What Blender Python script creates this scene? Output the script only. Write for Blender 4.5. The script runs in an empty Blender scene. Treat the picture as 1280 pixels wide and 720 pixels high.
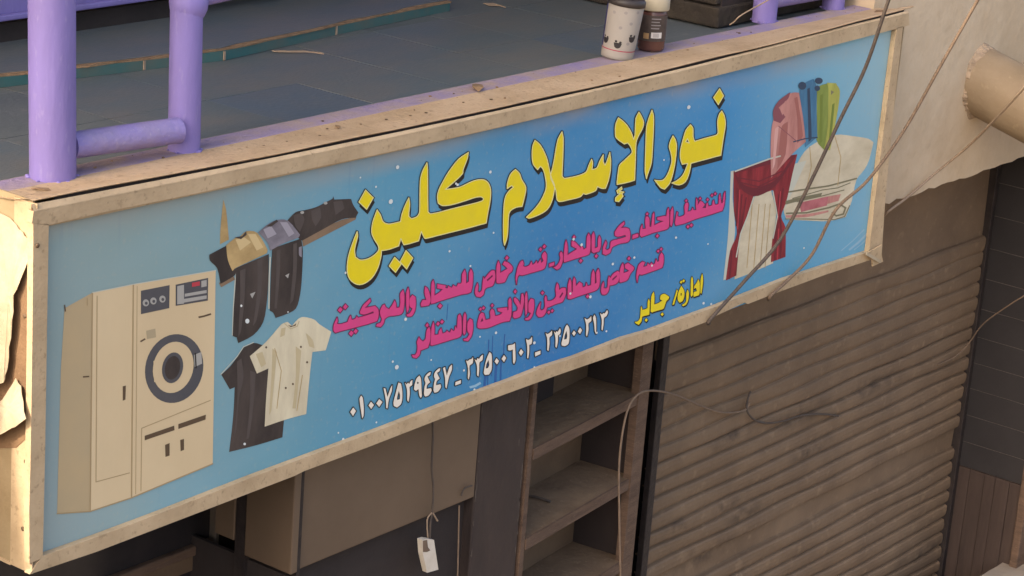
import bpy, bmesh, math, random
from mathutils import Vector, Matrix
from mathutils.geometry import tessellate_polygon
random.seed(7)
S = bpy.context.scene
COL = S.collection

# ------------------------------------------------------------------ camera, sky, sun, exposure
CAM = Vector((-3.88307, -4.38187, 2.65290))
YAW, PITCH, ROLL, F = 0.92585323, 0.30783173, 0.07763327, 3000.0
fw = Vector((math.sin(YAW)*math.cos(PITCH), math.cos(YAW)*math.cos(PITCH), -math.sin(PITCH)))
rt = fw.cross(Vector((0, 0, 1))).normalized()
up = rt.cross(fw)
rt, up = math.cos(ROLL)*rt + math.sin(ROLL)*up, -math.sin(ROLL)*rt + math.cos(ROLL)*up
cam = bpy.data.cameras.new('camera')
cam.lens = 36*F/1280; cam.sensor_width = 36; cam.clip_end = 500
co = bpy.data.objects.new('camera', cam); COL.objects.link(co)
m = Matrix((rt, up, -fw)).transposed().to_4x4(); m.translation = CAM
co.matrix_world = m
S.camera = co

SUN = Vector((-0.80, 0.10, 0.62)).normalized()         # towards the sun: along the street, from the left
EL = math.asin(SUN.z); AZ = math.atan2(SUN.x, SUN.y)
w = bpy.data.worlds.new('World'); S.world = w; w.use_nodes = True
nt = w.node_tree; bg = nt.nodes['Background']
sk = nt.nodes.new('ShaderNodeTexSky'); sk.sky_type = 'NISHITA'; sk.sun_disc = False
sk.sun_elevation = EL; sk.sun_rotation = AZ
sk.air_density = 1.0; sk.dust_density = 6.0; sk.ozone_density = 0.6
nt.links.new(sk.outputs[0], bg.inputs[0]); bg.inputs[1].default_value = 0.15
sl = bpy.data.lights.new('sun', 'SUN'); sl.energy = 2.2; sl.angle = math.radians(2.0); sl.color = (1.0, 0.90, 0.74)
so = bpy.data.objects.new('sun', sl); COL.objects.link(so)
so.rotation_euler = SUN.to_track_quat('Z', 'Y').to_euler(); so.location = (-8, 2, 8)
S.view_settings.view_transform = 'Standard'; S.view_settings.look = 'None'
S.view_settings.exposure = 1.52; S.view_settings.gamma = 1.0
S.view_settings.use_curve_mapping = False

# ------------------------------------------------------------------ helpers
def at(px, py, ax, v):
    """the point where the sight line of a photo pixel meets the plane axis=v"""
    d = fw + rt*((px-640)/F) + up*((360-py)/F)
    return CAM + d*((v-CAM[ax])/d[ax])

def lin(h):
    if isinstance(h, str):
        h = [int(h[i:i+2], 16) for i in (0, 2, 4)]
    return tuple(((c/255+0.055)/1.055)**2.4 if c/255 > 0.04045 else c/255/12.92 for c in h) + (1,)

MATS = {}
def mat(name, col, rough=.75, var=None, scale=6.0, amt=.5, bump=.0, bscale=40, metal=0, fine=None, spec=.3, stretch=(1, 1, 1)):
    """col/var: sRGB hex of the surface's own colour and of its dirt; noise mixes the two"""
    if name in MATS: return MATS[name]
    mt = bpy.data.materials.new(name); mt.use_nodes = True; n = mt.node_tree.nodes; L = mt.node_tree.links
    b = n['Principled BSDF']; b.inputs['Roughness'].default_value = rough
    b.inputs['Metallic'].default_value = metal; b.inputs['Specular IOR Level'].default_value = spec
    tc = n.new('ShaderNodeTexCoord'); mp = n.new('ShaderNodeMapping'); mp.inputs['Scale'].default_value = stretch
    L.new(tc.outputs['Object'], mp.inputs[0])
    out = None
    if var:
        t = n.new('ShaderNodeTexNoise'); t.inputs['Scale'].default_value = scale; t.inputs['Detail'].default_value = 8
        t.inputs['Roughness'].default_value = .65
        L.new(mp.outputs[0], t.inputs[0])
        r = n.new('ShaderNodeValToRGB'); r.color_ramp.elements[0].position = .38; r.color_ramp.elements[1].position = .68
        L.new(t.outputs[0], r.inputs[0])
        mm = n.new('ShaderNodeMath'); mm.operation = 'MULTIPLY'; mm.inputs[1].default_value = amt
        L.new(r.outputs[0], mm.inputs[0])
        mx = n.new('ShaderNodeMix'); mx.data_type = 'RGBA'
        mx.inputs[6].default_value = lin(col); mx.inputs[7].default_value = lin(var)
        L.new(mm.outputs[0], mx.inputs[0]); out = mx.outputs[2]
        if fine:
            t2 = n.new('ShaderNodeTexNoise'); t2.inputs['Scale'].default_value = scale*9; t2.inputs['Detail'].default_value = 4
            L.new(mp.outputs[0], t2.inputs[0])
            r2 = n.new('ShaderNodeValToRGB'); r2.color_ramp.elements[0].position = .6; r2.color_ramp.elements[1].position = .72
            L.new(t2.outputs[0], r2.inputs[0])
            m3 = n.new('ShaderNodeMath'); m3.operation = 'MULTIPLY'; m3.inputs[1].default_value = .6
            L.new(r2.outputs[0], m3.inputs[0])
            mx2 = n.new('ShaderNodeMix'); mx2.data_type = 'RGBA'; mx2.inputs[7].default_value = lin(fine)
            L.new(out, mx2.inputs[6]); L.new(m3.outputs[0], mx2.inputs[0]); out = mx2.outputs[2]
        L.new(out, b.inputs['Base Color'])
    else:
        b.inputs['Base Color'].default_value = lin(col)
    if bump:
        t = n.new('ShaderNodeTexNoise'); t.inputs['Scale'].default_value = bscale; t.inputs['Detail'].default_value = 6
        L.new(mp.outputs[0], t.inputs[0])
        bp = n.new('ShaderNodeBump'); bp.inputs['Strength'].default_value = bump; bp.inputs['Distance'].default_value = .02
        L.new(t.outputs[0], bp.inputs['Height']); L.new(bp.outputs[0], b.inputs['Normal'])
    MATS[name] = mt
    return mt

def tag(o, label=None, cat=None, group=None, kind=None):
    if label: o['label'] = label
    if cat: o['category'] = cat
    if group: o['group'] = group
    if kind: o['kind'] = kind
    return o

def thing(name, label, cat, loc=(0, 0, 0), group=None):
    o = bpy.data.objects.new(name, None); COL.objects.link(o); o.location = loc; o.empty_display_size = .1
    return tag(o, label, cat, group)

class MB:
    """collects shapes; build() links them as one mesh object"""
    def __init__(s): s.v = []; s.f = []; s.m = []; s.mats = []; s.sm = []
    def mi(s, mt):
        if mt not in s.mats: s.mats.append(mt)
        return s.mats.index(mt)
    def face(s, pts, mt, smooth=False):
        i = len(s.v); s.v += [tuple(p) for p in pts]; s.f.append(tuple(range(i, i+len(pts)))); s.m.append(s.mi(mt)); s.sm.append(smooth)
    def mesh(s, V, Fc, mt, smooth=False):
        i = len(s.v); s.v += [tuple(p) for p in V]; k = s.mi(mt)
        for f in Fc: s.f.append(tuple(i+j for j in f)); s.m.append(k); s.sm.append(smooth)
    def box(s, a, b, mt, bev=.0):
        x0, y0, z0 = [min(a[i], b[i]) for i in range(3)]; x1, y1, z1 = [max(a[i], b[i]) for i in range(3)]
        if bev <= 0:
            V = [(x0,y0,z0),(x1,y0,z0),(x1,y1,z0),(x0,y1,z0),(x0,y0,z1),(x1,y0,z1),(x1,y1,z1),(x0,y1,z1)]
            s.mesh(V, [(0,3,2,1),(4,5,6,7),(0,1,5,4),(1,2,6,5),(2,3,7,6),(3,0,4,7)], mt); return
        bm = bmesh.new(); bmesh.ops.create_cube(bm, size=1)
        for v in bm.verts: v.co = Vector(((x0+x1)/2+v.co.x*(x1-x0), (y0+y1)/2+v.co.y*(y1-y0), (z0+z1)/2+v.co.z*(z1-z0)))
        bmesh.ops.bevel(bm, geom=bm.edges[:], offset=bev, segments=2, affect='EDGES', profile=.5)
        s.bm(bm, mt)
    def bm(s, bm, mt, smooth=False):
        bm.verts.index_update(); V = [v.co.copy() for v in bm.verts]; Fc = [[v.index for v in f.verts] for f in bm.faces]
        bm.free(); s.mesh(V, Fc, mt, smooth)
    def prism(s, front, off, mt):
        """closed prism from a 3-D outline pushed along off"""
        n = len(front); back = [Vector(p)+Vector(off) for p in front]
        tri = tessellate_polygon([[Vector(p) for p in front]])
        V = list(front)+back; Fc = [tuple(t) for t in tri]+[tuple(n+i for i in reversed(t)) for t in tri]
        Fc += [(i, (i+1) % n, n+(i+1) % n, n+i) for i in range(n)]
        bm = bmesh.new(); vs = [bm.verts.new(p) for p in V]
        for f in Fc:
            try: bm.faces.new([vs[i] for i in f])
            except ValueError: pass
        bmesh.ops.recalc_face_normals(bm, faces=bm.faces[:]); s.bm(bm, mt)
    def tube(s, pts, r, mt, seg=10, caps=True, r1=None):
        pts = [Vector(p) for p in pts]; n = len(pts); V = []; Fc = []
        t0 = (pts[1]-pts[0]).normalized(); nrm = t0.orthogonal().normalized()
        for i, p in enumerate(pts):
            t = (pts[min(i+1, n-1)]-pts[max(i-1, 0)]).normalized()
            nrm = (nrm-t*nrm.dot(t)).normalized(); bn = t.cross(nrm)
            rr = r if r1 is None else r+(r1-r)*i/(n-1)
            for k in range(seg):
                a = 2*math.pi*k/seg; V.append(p+(nrm*math.cos(a)+bn*math.sin(a))*rr)
        for i in range(n-1):
            for k in range(seg):
                Fc.append((i*seg+k, i*seg+(k+1) % seg, (i+1)*seg+(k+1) % seg, (i+1)*seg+k))
        s.mesh(V, Fc, mt, True)
        if caps:
            s.face([V[k] for k in reversed(range(seg))], mt); s.face([V[(n-1)*seg+k] for k in range(seg)], mt)
    def lathe(s, base, prof, mt, seg=32, a0=0, a1=2*math.pi):
        V = []; Fc = []; full = abs(a1-a0-2*math.pi) < 1e-6; ns = seg if full else seg+1
        for (r, z) in prof:
            for k in range(ns):
                a = a0+(a1-a0)*k/seg; V.append((base[0]+r*math.cos(a), base[1]+r*math.sin(a), base[2]+z))
        for i in range(len(prof)-1):
            for k in range(seg):
                k2 = (k+1) % ns
                Fc.append((i*ns+k, i*ns+k2, (i+1)*ns+k2, (i+1)*ns+k))
        s.mesh(V, Fc, mt, True)
    def build(s, name, parent=None, label=None, origin=None):
        me = bpy.data.meshes.new(name); me.from_pydata([Vector(v) for v in s.v], [], s.f)
        for mt in s.mats: me.materials.append(mt)
        me.polygons.foreach_set('material_index', s.m); me.polygons.foreach_set('use_smooth', s.sm)
        me.update(); o = bpy.data.objects.new(name, me); COL.objects.link(o)
        if parent:
            o.parent = parent
            pm = Matrix.Translation(parent_world(parent)); me.transform(pm.inverted())
        if label: o['label'] = label
        return o
def parent_world(p):
    v = Vector(p.location)
    while p.parent: p = p.parent; v += Vector(p.location)
    return v

def smooth_path(pts, sub=6, closed=False):
    pts = [Vector(p) for p in pts]; n = len(pts); out = []
    for i in range(n if closed else n-1):
        p0 = pts[i-1] if (closed or i > 0) else pts[i]; p1 = pts[i]; p2 = pts[(i+1) % n]
        p3 = pts[(i+2) % n] if (closed or i+2 < n) else p2
        for k in range(sub):
            t = k/sub
            out.append(.5*((2*p1)+(p2-p0)*t+(2*p0-5*p1+4*p2-p3)*t*t+(3*p1-p0-3*p2+p3)*t**3))
    if not closed: out.append(pts[-1])
    return out

def round_poly(pts, sub=4, corner=50):
    """smooth a 2-D outline but keep its corners"""
    P = [Vector(p) for p in pts]; n = len(P); c = []
    for i in range(n):
        a = P[i]-P[i-1]; b = P[(i+1) % n]-P[i]
        c.append(a.length < 1e-9 or b.length < 1e-9 or math.degrees(a.angle(b)) > corner)
    out = []
    for i in range(n):
        p1, p2 = P[i], P[(i+1) % n]
        m1 = (p2-P[i-1])*.5 if not c[i] else (p2-p1)*.6
        m2 = (P[(i+2) % n]-p1)*.5 if not c[(i+1) % n] else (p2-p1)*.6
        L = (p2-p1).length
        if m1.length > L: m1 = m1*(L/m1.length)
        if m2.length > L: m2 = m2*(L/m2.length)
        for k in range(sub):
            t = k/sub
            out.append((2*t**3-3*t*t+1)*p1+(t**3-2*t*t+t)*m1+(-2*t**3+3*t*t)*p2+(t**3-t*t)*m2)
    return out

# ------------------------------------------------------------------ materials
M = dict(
 ledge=mat('dusty_cream_paint', 'bda283', .85, '9f8564', 5, .7, .35, 60, fine='8a7255'),
 frame=mat('dusty_aluminium', 'c0a785', .6, 'a08868', 7, .7, .12, 90, fine='8a7558', spec=.4),
 lilac=mat('lilac_paint', '8274b2', .48, '76689a', 9, .6, .2, 25, spec=.45, fine='9084b2', stretch=(1, 1, .3)),
 lilacd=mat('dusty_lilac_paint', '877ab0', .65, '9a8c9c', 10, .6, .3, 40, fine='a096b0'),
 lilac_ledge=mat('lilac_ledge_paint', '8f80a0', .8, 'a8927c', 6, .9, .3, 50),
 plaster=mat('cream_plaster', 'ccb89c', .9, 'ae9677', 2.0, .7, .2, 22, fine='bba68a'),
 tile=mat('slate_floor_tiles', '5f686b', .42, '767069', 2.2, .75, .1, 60, fine='70706c', stretch=(1, 2.2, 1)),
 tile2=mat('slate_floor_tiles_worn', '686c6b', .5, '555b5e', 2.5, .8, .1, 60, fine='7a7672'),
 tile3=mat('slate_floor_tiles_bluish', '59656f', .4, '6c6a66', 2, .8, .1, 60, fine='74726e'),
 dusty=mat('dust_layer', '7d6750', .95, '66523f', 6, .8, .3, 40, fine='8d765e'),
 mortar=mat('grey_brown_mortar', 'a8927a', .95, '7d6a55', 30, .9, .6, 60),
 wire=mat('dull_wire', '85705d', .8, '66564a', 30, .6), scuff=mat('pale_scuff', '5f554d', .9, '473f3a', 60, .7),
 teal=mat('teal_riser', '3c6462', .7, '5e6258', 7, .8),
 sand=mat('sandy_mortar', '9b7c5c', .95, '6d5644', 20, .8, .5, 60),
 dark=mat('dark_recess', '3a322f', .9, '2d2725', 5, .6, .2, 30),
 stone=mat('dark_brown_stone', '40382f', .9, '2a2421', 9, .9, .8, 20),
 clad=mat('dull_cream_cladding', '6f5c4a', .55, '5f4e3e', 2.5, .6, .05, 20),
 black=mat('black_metal_and_gap_shade', '2b2524', .6, '463b35', 20, .5, .2, 50),
 pillar=mat('dark_scuffed_pillar', '352d2b', .6, '473b36', 5, .7, .3, 25, stretch=(1, 1, .4)),
 wood=mat('dusty_brown_board', '6a5444', .8, '4c3b31', 6, .8, .25, 40, fine='85705a', stretch=(1, 1, 6)),
 woodin=mat('dusty_tan_board', '705a45', .85, '554435', 5, .6, .2, 40),
 wooddark=mat('dark_board', '382e2b', .85, '2b2422', 6, .6),
 shutter=mat('dusty_brown_shutter', '7c6650', .72, '604e3e', 2.4, .7, .15, 50, fine='8a735b'),
 alu=mat('worn_aluminium', '8a7c6e', .5, '6c6058', 12, .5, .1, 40, metal=.3),
 glass=mat('dark_glass', '2a2728', .2, '3a3433', 6, .6, spec=.5),
 walltile=mat('dark_wall_tile', '353131', .6, '2c2929', 5, .7, .1, 30),
 grout=mat('pale_joint', '6a615b', .9),
 plank=mat('brown_plank', '4a3c35', .85, '3a2f2a', 5, .8, .15, 30, stretch=(1, 4, .5)),
 conc=mat('street_concrete', '9a8c7c', .95, '80715f', 4, .7, .4, 30),
 asphalt=mat('dusty_street', '645a4f', .95, '544a40', 1.5, .7, .4, 12),
 pipe=mat('beige_pipe', '8f7c64', .7, '7a674f', 4, .8, .15, 30, fine='9a876c'),
 cable_dark=mat('dark_cable', '4b423d', .7, '635548', 30, .6),
 cable_brown=mat('dusty_brown_cable', '7a6654', .8, '604f42', 30, .6),
 cable_pale=mat('pale_cable', 'a08a74', .7, '86715e', 30, .5),
 white=mat('white_plastic', 'd8cdbd', .5, 'b8a890', 20, .4),
 vinyl=mat('torn_cream_vinyl', 'b5a58b', .6, '98866a', 9, .7, .3, 20),
 side=mat('cream_side_sheet', 'a08c6c', .6, '8a7556', 5, .7, .15, 40),
 sideshade=mat('shaded_brown_backing', '7d6146', .85, '644c36', 8, .7, .3, 40),
 screw=mat('rusty_screw', '6f5a46', .6, '4c3b2d', 80, .5, metal=.4),
)

# ------------------------------------------------------------------ SETTING: street
b = MB()
b.face([(-120, -120, -3.1), (120, -120, -3.1), (120, 120, -3.1), (-120, 120, -3.1)], M['asphalt'])
b.build('street')['kind'] = 'structure'
pz = -1.93
b = MB()
pv = [at(1180, 747, 2, pz), at(1290, 681, 2, pz), at(1400, 700, 2, pz), at(1300, 800, 2, pz)]
rough_edge = [pv[0].lerp(pv[1], t/14)+Vector((0, random.uniform(-.003, .003), 0)) for t in range(15)]
b.prism(rough_edge+[pv[1]+Vector((2, 0, 0)), pv[1]+Vector((2, -2.2, 0)), pv[0]+Vector((0, -2.2, 0))], (0, 0, -1.25), M['conc'])
tag(b.build('concrete_ledge'), 'rough pale concrete ledge at the foot of the dark plank wall', 'ledge')

# ------------------------------------------------------------------ the building
bld = thing('shop_building', 'shop house with a tiled balcony, cream fascia and dark shopfront under the blue sign', 'building')
FY = .15
fl, fr_ = at(1110, 255, 1, FY), at(1280, 195, 1, FY); fz = (fl.z+fr_.z)/2
# fascia: slab edge behind the sign plus plain wall rising at its right end, with a ragged lower edge
b = MB()
xs = [4.345+i*.055 for i in range(90)]
low = [Vector((x, FY, fz+random.uniform(-.008, .008))) for x in xs]
b.prism(low+[Vector((xs[-1], FY, 4.0)), Vector((xs[0], FY, 4.0))], (0, .25, 0), M['plaster'])
b.box((-1.8, .17, .10), (4.343, .30, .93), M['plaster'])
b.build('fascia', bld)
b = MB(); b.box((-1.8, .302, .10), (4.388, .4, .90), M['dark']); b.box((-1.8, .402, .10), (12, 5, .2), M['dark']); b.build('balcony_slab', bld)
# ledge painted lilac on its inner strip
b = MB()
b.box((-1.8, .1555, .931), (4.388, .248, .951), M['lilac_ledge'], .006); b.build('inner_ledge', bld)
# floor with tile joints
b = MB(); fzb = .92
s0, s1, s2, s3 = at(0, 110, 2, fzb), at(280, 76, 2, fzb), at(420, 44, 2, fzb), at(562, 14, 2, fzb)
step_line = [s0+(s0-s1)*1.6, s0, s1, s2, s3]
T = .4; x = -1.6
while x < 4.3:
    y = .25
    while y < 3.2:
        b.box((x+.0015, y+.0015, .895), (min(x+T, 4.385)-.0015, y+T-.0015, fzb+random.uniform(-.0006, .0006)), M[random.choice(('tile', 'tile', 'tile2', 'tile3'))]); y += T
    x += T
b.box((-1.6, .25, .88), (4.385, 3.3, .9165), M['grout'])
b.build('balcony_floor', bld)
b = MB()
edge = [p for p in step_line]; N = []
for i in range(len(edge)-1):
    for k in range(8): N.append(edge[i].lerp(edge[i+1], k/8))
N.append(edge[-1])
ris = [Vector((p.x, p.y, fzb+.001)) for p in N]
b.prism(ris+[Vector((N[-1].x, 3.2, fzb+.001)), Vector((N[0].x, 3.2, fzb+.001))], (0, 0, .031), M['teal'])
for px_, py_ in ((203, 96), (283, 75), (420, 43)):
    p = min(N, key=lambda q: (q-at(px_, py_, 2, fzb)).length); b.box((p.x-.004, p.y-.003, fzb+.002), (p.x+.004, p.y+.02, fzb+.0318), M['cable_pale'])
b.build('step_riser', bld)
b = MB()
N2 = [Vector((p.x, p.y+random.uniform(-.006, .009), fzb+.0325)) for p in N]
b.prism(N2+[Vector((N[-1].x, 3.2, fzb+.0325)), Vector((N[0].x, 3.2, fzb+.0325))], (0, 0, .005), M['sand'])
N3 = [Vector((p.x, p.y+random.uniform(.01, .03), fzb+.038)) for p in N]
x = N[0].x
b.prism(N3+[Vector((N[-1].x, 3.2, fzb+.038)), Vector((N[0].x, 3.2, fzb+.038))], (0, 0, .002), M['tile'])
b.build('upper_step', bld)
b = MB(); b.box((-1.8, 1.75, .96), (3.6, 1.95, 4), M['dark']); b.box((-1.8, 1.46, .96), (1.9, 1.56, 1.02), M['dark']); b.build('rear_wall', bld)
# end wall of the balcony, dark stone courses
b = MB()
zz = .921
for k, h in enumerate((.085, .09, .08, .1, .3, .4, .5, .5, .5)):
    yy = .37 if k % 2 else .355
    while yy < 2.2:
        d = random.uniform(.25, .5)
        b.box((3.55+random.uniform(0, .025), yy+.004, zz+.004), (4.38, yy+d-.004, zz+h-.004), M['stone'], .008); yy += d
    zz += h
b.box((3.59, .37, .93), (4.37, 2.2, 3.4), M['dark'])
b.build('end_wall', bld)
b = MB(); b.box((-3.5, .12, 3.6), (12, 5, 3.8), M['plaster']); b.build('upper_slab', bld, 'plain unseen slab above the balcony, sized to shade the ledge')  # unseen; left end set so the ledge is shaded and the side sheet sunlit
# shopfront below
hz = at(480, 668, 1, .1).z; hxl, hxr = at(371, 712, 1, .1).x, at(592, 640, 1, .1).x
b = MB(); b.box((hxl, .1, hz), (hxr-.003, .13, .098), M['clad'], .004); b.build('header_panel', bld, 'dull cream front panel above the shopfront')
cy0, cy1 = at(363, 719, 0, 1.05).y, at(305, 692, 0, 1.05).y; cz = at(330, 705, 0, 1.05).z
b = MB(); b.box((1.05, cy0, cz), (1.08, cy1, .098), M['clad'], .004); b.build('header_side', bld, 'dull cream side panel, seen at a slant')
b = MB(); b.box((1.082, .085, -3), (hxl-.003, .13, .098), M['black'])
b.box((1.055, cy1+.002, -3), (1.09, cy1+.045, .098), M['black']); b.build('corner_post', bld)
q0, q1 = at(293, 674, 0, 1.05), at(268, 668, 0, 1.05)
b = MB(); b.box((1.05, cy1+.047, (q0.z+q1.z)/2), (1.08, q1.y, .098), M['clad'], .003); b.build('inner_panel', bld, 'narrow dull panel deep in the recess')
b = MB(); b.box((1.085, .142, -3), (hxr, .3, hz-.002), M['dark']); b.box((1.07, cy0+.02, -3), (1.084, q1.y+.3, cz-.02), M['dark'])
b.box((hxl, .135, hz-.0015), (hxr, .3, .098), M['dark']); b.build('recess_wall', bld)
# scuffed pillar
b = MB(); pxl, pxr = hxr, at(650, 640, 1, .1).x
b.box((pxl, .1, -3), (pxr, .42, .098), M['pillar'], .006)
for k in range(34):
    z0 = random.uniform(-.9, .05); xx = random.choice((pxl+.003, pxl+.006, pxr-.006, pxr-.01, random.uniform(pxl+.02, pxr-.02)))
    hh = random.uniform(.006, .05); ww = random.uniform(.0015, .005)
    b.prism([Vector((xx, .0995, z0)), Vector((xx+ww, .0995, z0+hh*.2)), Vector((xx+ww*.6, .0995, z0+hh)), Vector((xx-ww*.5, .0995, z0+hh*.6))], (0, .0015, 0), M['scuff'])
b.build('pillar', bld)
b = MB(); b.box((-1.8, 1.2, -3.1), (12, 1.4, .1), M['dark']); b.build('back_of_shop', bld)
b = MB(); b.box((-1.1, -.4, -3.1), (-.75, 1.2, .098), M['dark']); b.build('added_shade_wall', bld)  # unseen wall added to keep sun and sky from the left out of the recess
# soffit strip under the sign box and left part of the recess
# glazed door behind
b_y = .5
t0, t1 = at(267, 672, 1, b_y), at(180, 710, 1, b_y)
dr = thing('glazed_door', 'brown metal transom and dark glass, low at the left under the sign', 'door', (.6, b_y, -3.1))
b = MB(); zt = (t0.z+t1.z)/2; zl = at(263, 688, 1, b_y).z
b.box((-.6, b_y, zl), (t0.x, b_y+.06, zt), M['wood'], .006); b.build('transom', dr)
b = MB(); b.box((-.6, b_y+.012, zl-.055), (t0.x-.02, b_y+.05, zl-.001), M['woodin'], .004); b.build('door_rail', dr)
b = MB(); b.box((-.6, b_y+.02, zt+.001), (t0.x, b_y+.03, .098), M['glass']); b.build('glass_pane', dr)
b = MB(); b.box((-.6, b_y+.02, -3), (t0.x-.02, b_y+.03, zl-.057), M['glass']); b.build('lower_pane', dr)
b = MB(); b.box((t0.x+.001, b_y-.01, -3.1), (t0.x+.014, b_y+.05, zt+.12), M['alu'], .002); b.build('door_post', dr)

# right-hand tiled wall
tw = thing('tiled_side_wall', 'dark tiled wall over brown planks, right of the shutter', 'wall', (6.12, .2, -3.1))
joints = [-.72, -.86, -.99, -1.12, -1.255, -1.39]
zs = [.098, -.1, -.26, -.42, -.57] + joints + [-1.515]
b = MB(); b.box((6.125, .032, -1.515), (6.4, .6, .097), M['grout'])
for i in range(len(zs)-1):
    b.box((6.12, .03, zs[i+1]+.002), (6.14, .6, zs[i]-.002), M['walltile'], .0015)
b.build('tile_courses', tw)
b = MB(); yy = .03
for wd in (.062, .075, .058, .08, .07, .066, .09, .07):
    b.box((6.118+random.uniform(0, .01), yy+.0008, -3.1), (6.15, yy+wd-.0008, -1.518), M['plank'], .004); yy += wd
b.box((6.14, .032, -3.1), (6.4, .6, -1.52), M['wooddark']); b.build('plank_panel', tw)
b = MB(); b.box((6.105, -.012, -3.1), (6.2, .028, -1.35), M['wood'], .005); b.build('end_post', tw)

# clutter beyond the wall's end
cl = thing('stacked_crate', 'small pale and red crate just past the end of the plank wall', 'crate', (6.35, -.18, -2.3))
b = MB(); b.box((6.22, -.2, -1.9), (6.5, .0, -1.86), M['wood'], .004); b.box((6.22, -.2, -1.8), (6.5, .0, -1.77), M['white'], .004)
b.build('slat_board', cl)
b = MB(); b.box((6.3, -.12, -1.858), (6.45, -.02, -1.802), M['white'], .006); b.box((6.3, -.12, -1.768), (6.45, -.02, -1.64), M['white'], .01); b.build('stacked_packet', cl)
b = MB(); b.box((6.23, -.19, -2.4), (6.26, -.16, -1.902), M['wood']); b.box((6.46, -.19, -2.4), (6.49, -.16, -1.902), M['wood']); b.build('crate_leg', cl)

# ------------------------------------------------------------------ roller shutter
def soot_spots(mt, spots, col):
    n = mt.node_tree.nodes; L = mt.node_tree.links; b = n['Principled BSDF']
    prev = b.inputs['Base Color'].links[0].from_socket
    tc = n.new('ShaderNodeTexCoord'); acc = None
    for (px, py, rx, rz) in spots:
        p = at(px, py, 1, .39)
        mp = n.new('ShaderNodeMapping'); mp.vector_type = 'TEXTURE'; mp.inputs['Location'].default_value = (p.x-4.8, 0, p.z+3.1); mp.inputs['Scale'].default_value = (rx, 9, rz)
        L.new(tc.outputs['Object'], mp.inputs[0])
        ln_ = n.new('ShaderNodeVectorMath'); ln_.operation = 'LENGTH'; L.new(mp.outputs[0], ln_.inputs[0])
        r = n.new('ShaderNodeMapRange'); r.inputs[1].default_value = 1.3; r.inputs[2].default_value = .2; L.new(ln_.outputs['Value'], r.inputs[0])
        if acc is None: acc = r.outputs[0]
        else:
            m_ = n.new('ShaderNodeMath'); m_.operation = 'MAXIMUM'; L.new(acc, m_.inputs[0]); L.new(r.outputs[0], m_.inputs[1]); acc = m_.outputs[0]
    t = n.new('ShaderNodeTexNoise'); t.inputs['Scale'].default_value = 14; t.inputs['Detail'].default_value = 8; L.new(tc.outputs['Object'], t.inputs[0])
    rr = n.new('ShaderNodeMapRange'); rr.inputs[1].default_value = .42; rr.inputs[2].default_value = .62; L.new(t.outputs[0], rr.inputs[0])
    m_ = n.new('ShaderNodeMath'); m_.operation = 'MULTIPLY'; L.new(acc, m_.inputs[0]); L.new(rr.outputs[0], m_.inputs[1]); m2_ = n.new('ShaderNodeMath'); m2_.operation = 'MULTIPLY'; m2_.inputs[1].default_value = .65; L.new(m_.outputs[0], m2_.inputs[0]); m_ = m2_
    mx = n.new('ShaderNodeMix'); mx.data_type = 'RGBA'; mx.inputs[7].default_value = lin(col)
    L.new(m_.outputs[0], mx.inputs[0]); L.new(prev, mx.inputs[6]); L.new(mx.outputs[2], b.inputs['Base Color'])
soot_spots(M['shutter'], [(880, 692, .22, .06), (925, 641, .13, .04), (903, 631, .1, .03), (1003, 515, .2, .05), (911, 547, .14, .04), (1010, 562, .16, .03), (1090, 480, .25, .05), (840, 660, .12, .05), (1150, 690, .3, .04)], '2c2523')
sh = thing('roller_shutter', 'dusty brown corrugated roller shutter, closed', 'shutter', (4.8, .4, -3.1))
b = MB(); pitch = .074; z = .09; X0, X1 = 3.41, 6.115
flats = [(-1.415, -1.25), (-.36, .095)]
prof = []
while z > -3.0:
    inflat = any(a <= z <= c for a, c in flats)
    if inflat:
        lo = [a for a, c in flats if a <= z <= c][0]
        prof += [(.400, z), (.400, lo+.004), (.388, lo+.002)]; z = lo-.0005
    else:
        for t, d in ((0, .018), (.03, .016), (.08, .006), (.17, .0015), (.4, .0), (.7, .0015), (.86, .006), (.95, .015), (.985, .018)):
            dd = .45 if z > -.5 else (.75 if z > -.8 else 1.15); prof.append((.376+d*dd, z-t*pitch))
        z -= pitch
nx = 40; V = []; Fc = []
for j, (y, zz) in enumerate(prof):
    for i in range(nx+1):
        X = X0+(X1-X0)*i/nx
        V.append((X, y+.004*math.sin(X*2.1+zz*3)+.003*math.sin(X*7+zz*19)+random.uniform(-.0006, .0006), zz+.005*math.sin(X*1.3+zz*2)+.0025*math.sin(X*9+zz*31)))
for j in range(len(prof)-1):
    for i in range(nx):
        a = j*(nx+1)+i; Fc.append((a, a+1, a+nx+2, a+nx+1))
b.mesh(V, Fc, M['shutter'], False); b.build('shutter_curtain', sh)
b = MB(); b.box((3.40, .355, -3.1), (3.443, .383, .097), M['black'], .003); b.build('guide_rail', sh)
b = MB(); b.box((6.085, .36, -3.1), (6.117, .425, .097), M['black'], .003); b.build('guide_rail', sh)
b = MB(); b.box((3.444, .366, -3.1), (3.452, .382, -.78), M['alu'], .001); b.build('rail_lip', sh)

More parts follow.
